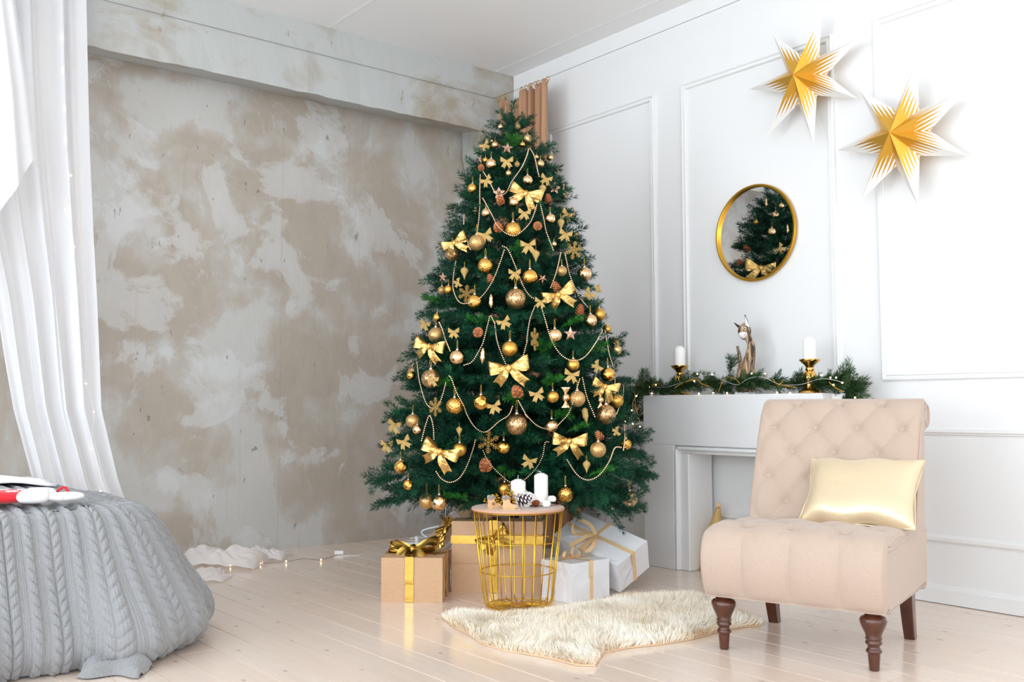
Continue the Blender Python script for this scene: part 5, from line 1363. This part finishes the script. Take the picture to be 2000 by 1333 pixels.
ol = spline([(-.34, .02, 0), (-.30, .12, 0), (-.20, .15, 0), (-.08, .125, 0), (.03, .115, 0), (.03, -.055, 0), (-.10, -.07, 0), (-.20, -.10, 0), (-.30, -.08, 0), (-.34, .02, 0)], 48)[:-1, :2]*K_+np.array([.06, 0])
body = soft(ol, .046, 0, 'red_felt', 'leg')
cu = lambda L: [(x*K_+.06, y*K_) for x, y in L]
cuff = soft(cu(spline([(.0, -.075, 0), (-.01, .03, 0), (.0, .13, 0), (.07, .14, 0), (.12, .11, 0), (.115, .03, 0), (.125, -.05, 0), (.06, -.085, 0), (.0, -.075, 0)], 28)[:-1, :2]), .052, 0, 'felt_white', 'cuff')
flap = soft(cu(spline([(.10, .0, 0), (.10, .10, 0), (.14, .15, 0), (.20, .15, 0), (.25, .10, 0), (.22, .04, 0), (.16, .0, 0), (.10, .0, 0)], 26)[:-1, :2]), .030, .002, 'felt_white', 'cuff_fold')
q = MB().box(SP+exs*.17+eys*.012+[0, 0, .016], (.06, .010, .008), R=np.c_[exs, eys, [0, 0, 1]]); part(q, 'lining', 'red_felt', stk)
q = MB().tube(spline([SP+exs*.155+eys*.085+[0, 0, .034], SP+exs*.175+eys*.10+[0, 0, .048], SP+exs*.195+eys*.09+[0, 0, .030]], 12), .005, 6); part(q, 'hanging_loop', 'red_felt', stk, smooth=True)
for (x, y, s_) in ((.035, -.028, .020), (-.02, .05, .017), (-.10, .02, .019), (-.05, -.04, .013), (.04, .045, .011)):
    for k_ in range(3):
        a_ = k_*PI/3+.2; d = (exs*math.cos(a_)+eys*math.sin(a_))*s_; c_ = SP+exs*x+eys*y+np.array([0, 0, .0455])
        q = MB().tube([c_-d, c_+d], .0020, 5); part(q, 'snowflake_print', 'felt_white', stk)

# ================================================================== white canopy curtain
YC = 5.36
wc = thing('sheer_curtain', 'long white sheer curtain hanging before the concrete wall beside the bed', 'curtain', (1.3, YC, 0))
ys = np.array([-260, 0, 150, 300, 450, 580, 700, 800, 940, 985, 1060, 1100])
Lb = np.array([-150, -110, -95, -70, -40, -10, 8, 25, 62, 75, 120, 150]); Rb = np.array([161, 165, 167, 170, 176, 183, 188, 192, 226, 243, 290, 325])
nu, nv = 220, 90; s = np.linspace(0, 1, nu); yy = np.interp(np.linspace(0, 1, nv), np.linspace(0, 1, 12), ys)
yy = np.linspace(-260, 1085, nv); P = np.zeros((nu, nv, 3))
warp = s+.022*np.sin(s*2*PI*4+.5)
for j, y in enumerate(yy):
    lx, rx = np.interp(y, ys, Lb), np.interp(y, ys, Rb)
    px = lx+(rx-lx)*warp
    f_ = (y+260)/1345
    dep = .040*np.sin(s*2*PI*4.5+1.1*math.sin(f_*3))+.018*np.sin(s*2*PI*8+f_*4+1)+.006*np.sin(s*2*PI*15-f_*3)
    for i_ in range(nu):
        q_ = onY(px[i_], y, YC); P[i_, j] = (q_[0], YC+dep[i_]*(1-.25*f_), max(q_[2], .008))
P[:, :, 2] = np.minimum(P[:, :, 2], ZC-.02)
part(MB().grid(P), 'hanging_cloth', 'sheer_white', wc, smooth=True)
# nearer length of cloth swept aside to the left
YC2 = 5.16; nu, nv = 110, 60; P = np.zeros((nu, nv, 3))
for j, f_ in enumerate(np.linspace(0, 1, nv)):
    y_r = -260+(300+260)*f_; xr = np.interp(y_r, [-260, 0, 150, 300], [10, 32, 56, 73])
    y_l = -260+(760+260)*f_**1.3; xl = -230-40*f_
    for i_, a in enumerate(np.linspace(0, 1, nu)):
        b_ = a**.9; px = xl+(xr-xl)*b_; py = y_l+(y_r-y_l)*b_+26*math.sin(PI*a)*f_
        q_ = onY(px, py, YC2); P[i_, j] = (q_[0], YC2+.035*math.sin(a*2*PI*4+f_*2)+.02*math.sin(a*2*PI*9), min(q_[2], ZC-.02))
part(MB().grid(P), 'swept_cloth', 'sheer_white', wc, smooth=True)
# hem pooling on the boards
def pool(px0, px1, py, hgt, dep, seed, name):
    A_, B_ = onZ(px0, py), onZ(px1, py); n, m_ = 90, 46; P = np.zeros((n, m_, 3)); ax = B_-A_; Ln = np.linalg.norm(ax); ax = ax/Ln; nr = np.array([-ax[1], ax[0], 0])
    a = np.linspace(0, 1, n)[:, None]; b = np.linspace(0, 1, m_)[None, :]
    pts = np.stack([(a*Ln*9+0*b).ravel(), (b*dep*14+0*a).ravel()], 1); N1 = vnoise(pts, 1.0, seed).reshape(n, m_); N2 = vnoise(pts, 2.6, seed+1).reshape(n, m_)
    env = (np.sin(PI*np.clip(a, 0, 1))**.45)*np.sin(PI*(.06+.88*b))**.8
    z = .004+env*hgt*(.72+.07*N1+.03*N2+.16*np.sin(a*7+b*4+seed)+.08*np.sin(a*17-b*6)+.05*np.sin(a*33+6*np.sin(b*5+seed))+.04*np.sin(b*27+5*np.sin(a*7))); z = np.maximum(z, .004)
    off = dep*(b-.12)*(1+.22*np.sin(a*9+seed)+.12*np.sin(a*21))
    for c_ in range(3): P[:, :, c_] = A_[c_]+ax[c_]*a*Ln+nr[c_]*off
    P[:, :, 2] = z; return part(MB().grid(P), name, 'sheer_floor', wc, smooth=True)
pool(330, 500, 1112, .135, .36, 5, 'pooled_hem'); pool(470, 553, 1096, .085, .22, 11, 'pooled_hem'); pool(340, 436, 1138, .06, .26, 21, 'pooled_hem')
# fairy lights hanging with the curtain
fl_ = thing('fairy_lights', 'string of tiny warm fairy lights hanging down the white sheer curtain', 'lights', (1.3, YC-.06, 0))
LP = [(118, -40), (120, 72), (122, 136), (126, 211), (127, 272), (139, 343), (127, 410), (145, 482), (140, 614), (150, 683), (168, 750), (183, 805), (178, 878), (196, 960)]
pts = [onY(x, y, YC-.062) for x, y in LP]; part(MB().tube(spline(pts, 90), .0007, 4), 'wire', 'plastic_white', fl_)
for p in pts[1:]: bulb(fl_, p)
# lights, battery box and cables on the boards
f2 = thing('fairy_lights', 'warm fairy lights lying on the boards by the pooled white cloth', 'lights', tuple(onZ(600, 1098)))
pts = [onZ(x, y, .004) for x, y in ((470, 1108), (508, 1102), (558, 1098), (590, 1092), (624, 1094), (645, 1089), (656, 1084))]
part(MB().tube(spline(pts, 60), .0013, 5), 'wire', 'steel_wire', f2)
for x, y in ((509, 1101), (559, 1097), (627, 1094), (450, 1105)): bulb(f2, onZ(x, y, .010))
bb = onZ(662, 1084); q = MB().box((bb[0], bb[1], .013), (.055, .032, .022), R=rotz(-.5)); bx_o = part(q, 'battery_box', 'plastic_white'); tag(bevel(bx_o, .003), 'small white battery box on the boards at the end of the fairy lights', 'battery box')
bx_o['label'] = 'small white battery box on the boards at the end of the fairy lights'
pts = [onZ(x, y, .003) for x, y in ((668, 1086), (690, 1086), (715, 1082), (738, 1074), (760, 1066), (800, 1056), (830, 1062))]
tag(part(MB().tube(spline(pts, 40), .0022, 6), 'power_cable', 'plastic_white', smooth=True), 'white cable running over the boards from the battery box to the gifts', 'cable')
hg = MB(); ps_ = [(812, 1049), (850, 1042), (880, 1041)]
loop = [(870, 1050, .01), (830, 1050, .01), (801, 1052, .006), (830, 1046, .008), (862, 1043, .01)]
pts = [onZ(x, y, z) for x, y, z in loop]; hg.tube(spline(pts, 40), .0035, 6)
tag(part(hg, 'cable_loop', 'plastic_white', smooth=True), 'flat loops of thick white cable lying behind the tipped brown gift', 'cable')
D3 = 5.75; pts = [atD(x, y, D3) for x, y in ((868, 1062), (835, 1050), (824, 1042), (828, 1036), (850, 1030), (875, 1024))]
tag(part(MB().tube(spline(pts, 40), .005, 8), 'clothes_hanger', 'plastic_white', smooth=True), 'white plastic hanger propped behind the tipped brown gift', 'hanger')
pts = [atD(x, y, 5.3) for x, y in ((871, 965), (872, 985), (870, 1000), (871, 1020))]
tag(part(MB().tube(spline(pts, 24), .002, 6), 'lead_wire', 'plastic_white', smooth=True), 'thin white lead hanging out of the fir above the curly ribbon', 'cable')
ps2 = onZ(815, 1072); q = MB().box((ps2[0], ps2[1], .02), (.20, .05, .036), R=rotz(-.62)); st_ = thing('power_strip', 'white power strip with a red switch behind the front brown gift', 'power strip', tuple(ps2))
bevel(part(q, 'body', 'plastic_white', st_), .006); q = MB().box(ps2+np.array([.075*math.cos(.62), -.075*math.sin(.62), .041]), (.024, .018, .008), R=rotz(-.62)); part(q, 'switch', 'plastic_red', st_)
q = MB().tube([ps2+[0, 0, .036], ps2+[0, .01, .075]], .012, 10); part(q, 'plug', 'plastic_white', st_, smooth=True)

# ================================================================== mantelpiece decoration
def sprig_mesh(L, dens=700, ln=.040, nt=5):
    mb = MB()
    needles(mb, (0, 0, 0), (L, 0, .02), dens, ln, .4, .62, width=.0024)
    for k_ in range(nt):
        x = L*(.15+.7*k_/nt); sd = 1 if k_ % 2 else -1
        needles(mb, (x, 0, 0), (x+.05, sd*.055, .02+.03*rng.random()), dens, ln, rng.uniform(.1, .9), .62, width=.0024)
    mb.tube([(0, 0, 0), (L, 0, .02)], .002, 4, tint=.4, cap=False)
    return mb.mesh('sprig', 'garland_needles', tint=True)
SPR = [sprig_mesh(l_) for l_ in (.10, .12, .14, .11)]
gar = thing('pine_garland', 'green pine garland lying along the white mantelpiece and hanging over both ends', 'garland', (4.19, 3.35, MZ))
GX = 4.155
path = [onX(1238, 828, GX+.06), onX(1233, 800, GX+.05), onX(1240, 772, GX+.03), np.array([GX, 3.97, MZ+.035]), np.array([GX, 3.8, MZ+.035]), np.array([GX+.01, 3.6, MZ+.055]), np.array([GX+.02, 3.4, MZ+.045]), np.array([GX, 3.2, MZ+.05]), np.array([GX+.01, 3.0, MZ+.04]), np.array([GX+.04, 2.85, MZ+.035]), np.array([GX+.05, 2.72, MZ+.05]), onX(1655, 768, GX+.05)]
GP = spline(path, 120); part(MB().tube(GP, .003, 5), 'stem', 'bark', gar)
random.seed(11)
def sprig(P, d, sc=1.0, roll=0):
    o = link('sprig', random.choice(SPR), gar); q_ = Vector(d).normalized().to_track_quat('X', 'Z'); o.matrix_local = Matrix.Translation(Vector(P)-Vector(gar.location))@q_.to_matrix().to_4x4()@Matrix.Rotation(roll, 4, 'X')@Matrix.Scale(sc, 4)
for i_ in [int(x) for x in np.linspace(2, 117, 105)]:
    t_ = GP[i_+1]-GP[i_-1]; t_ = t_/np.linalg.norm(t_); on = GP[i_][2] > MZ+.02
    d = t_*random.uniform(.4, 1)+np.array([random.uniform(-.35, .2), 0, random.uniform(-.12, .38)]) if on else t_*.4+rng.normal(0, .6, 3)*[.25, 1, .5]
    P = GP[i_].copy()
    sprig(P, d, random.uniform(.6, .85), random.uniform(0, 6))
for px, py, d in ((1252, 765, (0, .15, 1)), (1228, 800, (0, .5, .6)), (1222, 815, (0, 1, .1)), (1424, 735, (0, .1, 1)), (1650, 764, (0, -1, -.1)), (1655, 764, (0, -.5, -.6)), (1642, 750, (0, -.7, .5))):
    sprig(onX(px, py, GX+.04), d, .95, 1)
bs = MB()
for run in ([(1246, 742), (1240, 770), (1243, 800), (1250, 825)], [(1268, 762), (1275, 752), (1290, 750)], [(1318, 758), (1335, 748), (1360, 742), (1370, 750), (1385, 755)], [(1404, 764), (1412, 745), (1425, 737), (1438, 742), (1445, 750)], [(1510, 742), (1520, 752), (1530, 745)], [(1520, 752), (1540, 755), (1555, 757)], [(1620, 748), (1632, 758), (1648, 766)], [(1238, 790), (1246, 812)]):
    bead_run(bs, [onX(x, y, GX-.045) for x, y in run], .0078, .0032)
tag(part(bs, 'bead_string', 'bead_gold', smooth=True), 'fine gold bead chain wound through the pine garland on the mantelpiece', 'bead string', kind='stuff')
ml = thing('fairy_lights', 'warm fairy lights on white wire wound through the mantelpiece garland', 'lights', (GX, 3.3, MZ))
wp = [onX(x, y, GX-.03) for x, y in ((1252, 828), (1235, 790), (1262, 756), (1300, 757), (1360, 738), (1391, 733), (1410, 742), (1440, 752), (1462, 740), (1490, 737), (1520, 750), (1560, 752), (1600, 741), (1625, 742), (1648, 748))]
part(MB().tube(spline(wp, 120), .0009, 5), 'wire', 'plastic_white', ml)
for x, y in ((1250, 834), (1236, 828), (1234, 802), (1243, 774), (1268, 756), (1273, 769), (1281, 752), (1356, 745), (1362, 731), (1391, 732), (1365, 769), (1393, 768), (1420, 768), (1468, 730), (1494, 730), (1518, 767), (1543, 768), (1604, 733), (1622, 738), (1645, 748), (1628, 752), (1670, 777), (1633, 738)):
    bulb(ml, onX(x, y, GX-.035))
def holder(P, lab, tall):
    h = thing('candle_holder', lab, 'candle holder', tuple(P), group='gold candle holders on the mantelpiece')
    pr = [(.055, 0), (.058, .003), (.055, .010), (.044, .017), (.030, .022), (.027, .030), (.024, .042), (.026, .052), (.033, .068), (.034, .080), (.031, .095), (.024, .106), (.020, .110), (.022, .117), (.022, .124), (.019, .128), (.024, .138), (.040, .152), (.051, .162), (.051, .168), (.046, .168), (.0, .164)]
    part(MB().lathe(pr, 40, P), 'turned_stem', 'holder_gold', h, autosmooth=50)
    candle('candle', 'white pillar candle standing on the gold holder %s' % tall, np.array(P)+[0, 0, .1695], .031, .098, .013, None, group='white candles on the mantelpiece holders')
PL = onX(1328, 745, 4.205); PR = onX(1582, 745, 4.175)
holder((4.205, PL[1], MZ), 'shiny gold turned candle holder half buried in the mantelpiece garland', 'half buried in the garland')
holder((4.175, PR[1], MZ), 'shiny gold turned candle holder standing clear of the garland by the white wire', 'standing clear by the white wire')
# carved cat
CX = 4.215; CP = onX(1456, 745, CX); CP = np.array([CX, CP[1], MZ])
cat = thing('cat_figurine', 'carved wooden cat figurine with long neck and painted face on the mantelpiece', 'figurine', tuple(CP))
cr = np.array([0, -1., 0]); cs = 5.25/F_PX     # across (towards the chair) and metres per pixel at the cat
def cpt(px, py, dx=0.): q_ = onX(px, py, CX+dx); return q_
body_pts = [cpt(1463, 766), cpt(1462, 735), cpt(1462, 712), cpt(1466, 692), cpt(1467, 676), cpt(1463, 664), cpt(1458, 652)]
part(MB().tube(spline(body_pts, 40), np.interp(np.linspace(0, 1, 40), [0, .2, .4, .6, .8, 1], [.034, .034, .030, .022, .018, .022]), 20), 'body', 'cat_wood', cat, smooth=True)
q = MB().tube(spline([cpt(1445, 766), cpt(1443, 740), cpt(1446, 715), cpt(1444, 695), cpt(1440, 677)], 24), np.interp(np.linspace(0, 1, 24), [0, .4, .8, 1], [.017, .014, .009, .007]), 12); part(q, 'tail', 'cat_wood', cat, smooth=True)
q = MB().tube(spline([cpt(1452, 766, -.02), cpt(1452, 735, -.02), cpt(1458, 712, -.012)], 16), [.016]*10+[.012]*6, 12); part(q, 'foreleg', 'cat_wood', cat, smooth=True)
q = MB().sphere(cpt(1470, 742), .027, 16, 12, sc=(1, .8, 1.15)); part(q, 'haunch', 'cat_black', cat, smooth=True)
HC = cpt(1454, 648); Rh = rotz(-.25)
hd = part(MB().sphere(HC, .040, 24, 16, sc=(.85, .90, 1.12)), 'head', 'cat_wood', cat, smooth=True)
vcam = (CAM-HC); vcam /= np.linalg.norm(vcam)
q = MB().sphere(HC+vcam*.0085+np.array([0, .003, -.014]), .0310, 24, 16, sc=(.95, .95, .85)); part(q, 'muzzle', 'cat_white', hd, smooth=True)
q = MB().sphere(HC+vcam*.036+np.array([0, .016, -.004]), .0062, 10, 8); part(q, 'nose', 'cat_red', hd, smooth=True)
for k_, (dy, dz) in enumerate(((-.004, .013), (.021, .013))):
    e = HC+vcam*(.031 if k_ == 0 else .029)+np.array([0, dy, dz+.004]); part(MB().sphere(e, .0088, 14, 10, sc=(.7, 1, 1)), 'eye', 'cat_white', hd, smooth=True)
    part(MB().sphere(e+vcam*.004, .0048, 12, 8), 'pupil', 'cat_black', hd, smooth=True)
mth = MB().tube(spline([HC+vcam*.0385+np.array([0, .014, -.014]), HC+vcam*.0375+np.array([0, .003, -.020]), HC+vcam*.0335+np.array([0, -.011, -.011])], 12), .0011, 5); part(mth, 'mouth', 'cat_red', hd)
part(MB().tube(spline([cpt(1458, 640), cpt(1458, 628), cpt(1455, 615)], 10), np.linspace(.013, .002, 10), 10), 'ear', 'cat_black', hd, smooth=True)
q = MB().add([cpt(1456, 618, -.012), cpt(1464, 640, -.014), cpt(1456, 636, -.018)], [(0, 1, 2)]); o = part(q, 'inner_ear', 'cat_white', hd); o.modifiers.new('t', 'SOLIDIFY').thickness = .002
part(MB().tube(spline([cpt(1448, 642), cpt(1441, 637), cpt(1434, 631)], 10), np.linspace(.011, .002, 10), 10), 'ear', 'cat_black', hd, smooth=True)
part(MB().box((CX, CP[1]+.005, MZ+.005), (.06, .085, .010)), 'plinth', 'cat_white', cat)
# little wooden-headed figure inside the opening
GP_ = onX(1400, 1020, 4.27); gz = onX(1403, 987, 4.27)
gn = thing('peg_figure', 'gold fabric cone figure with a round wooden knob in the fireplace opening', 'figure', (4.27, GP_[1], 0))
lean = gz[1]-GP_[1]
pts = [(4.27, GP_[1]+.02, .0), (4.27, GP_[1]+.012, .2), (4.27, gz[1], gz[2]-.015)]
part(MB().tube(spline(pts, 20), np.linspace(.085, .012, 20), 18), 'cone', 'gnome_gold', gn, smooth=True)
part(MB().sphere((4.27, gz[1], gz[2]), .0155, 16, 12), 'knob', 'pale_wood', gn, smooth=True)
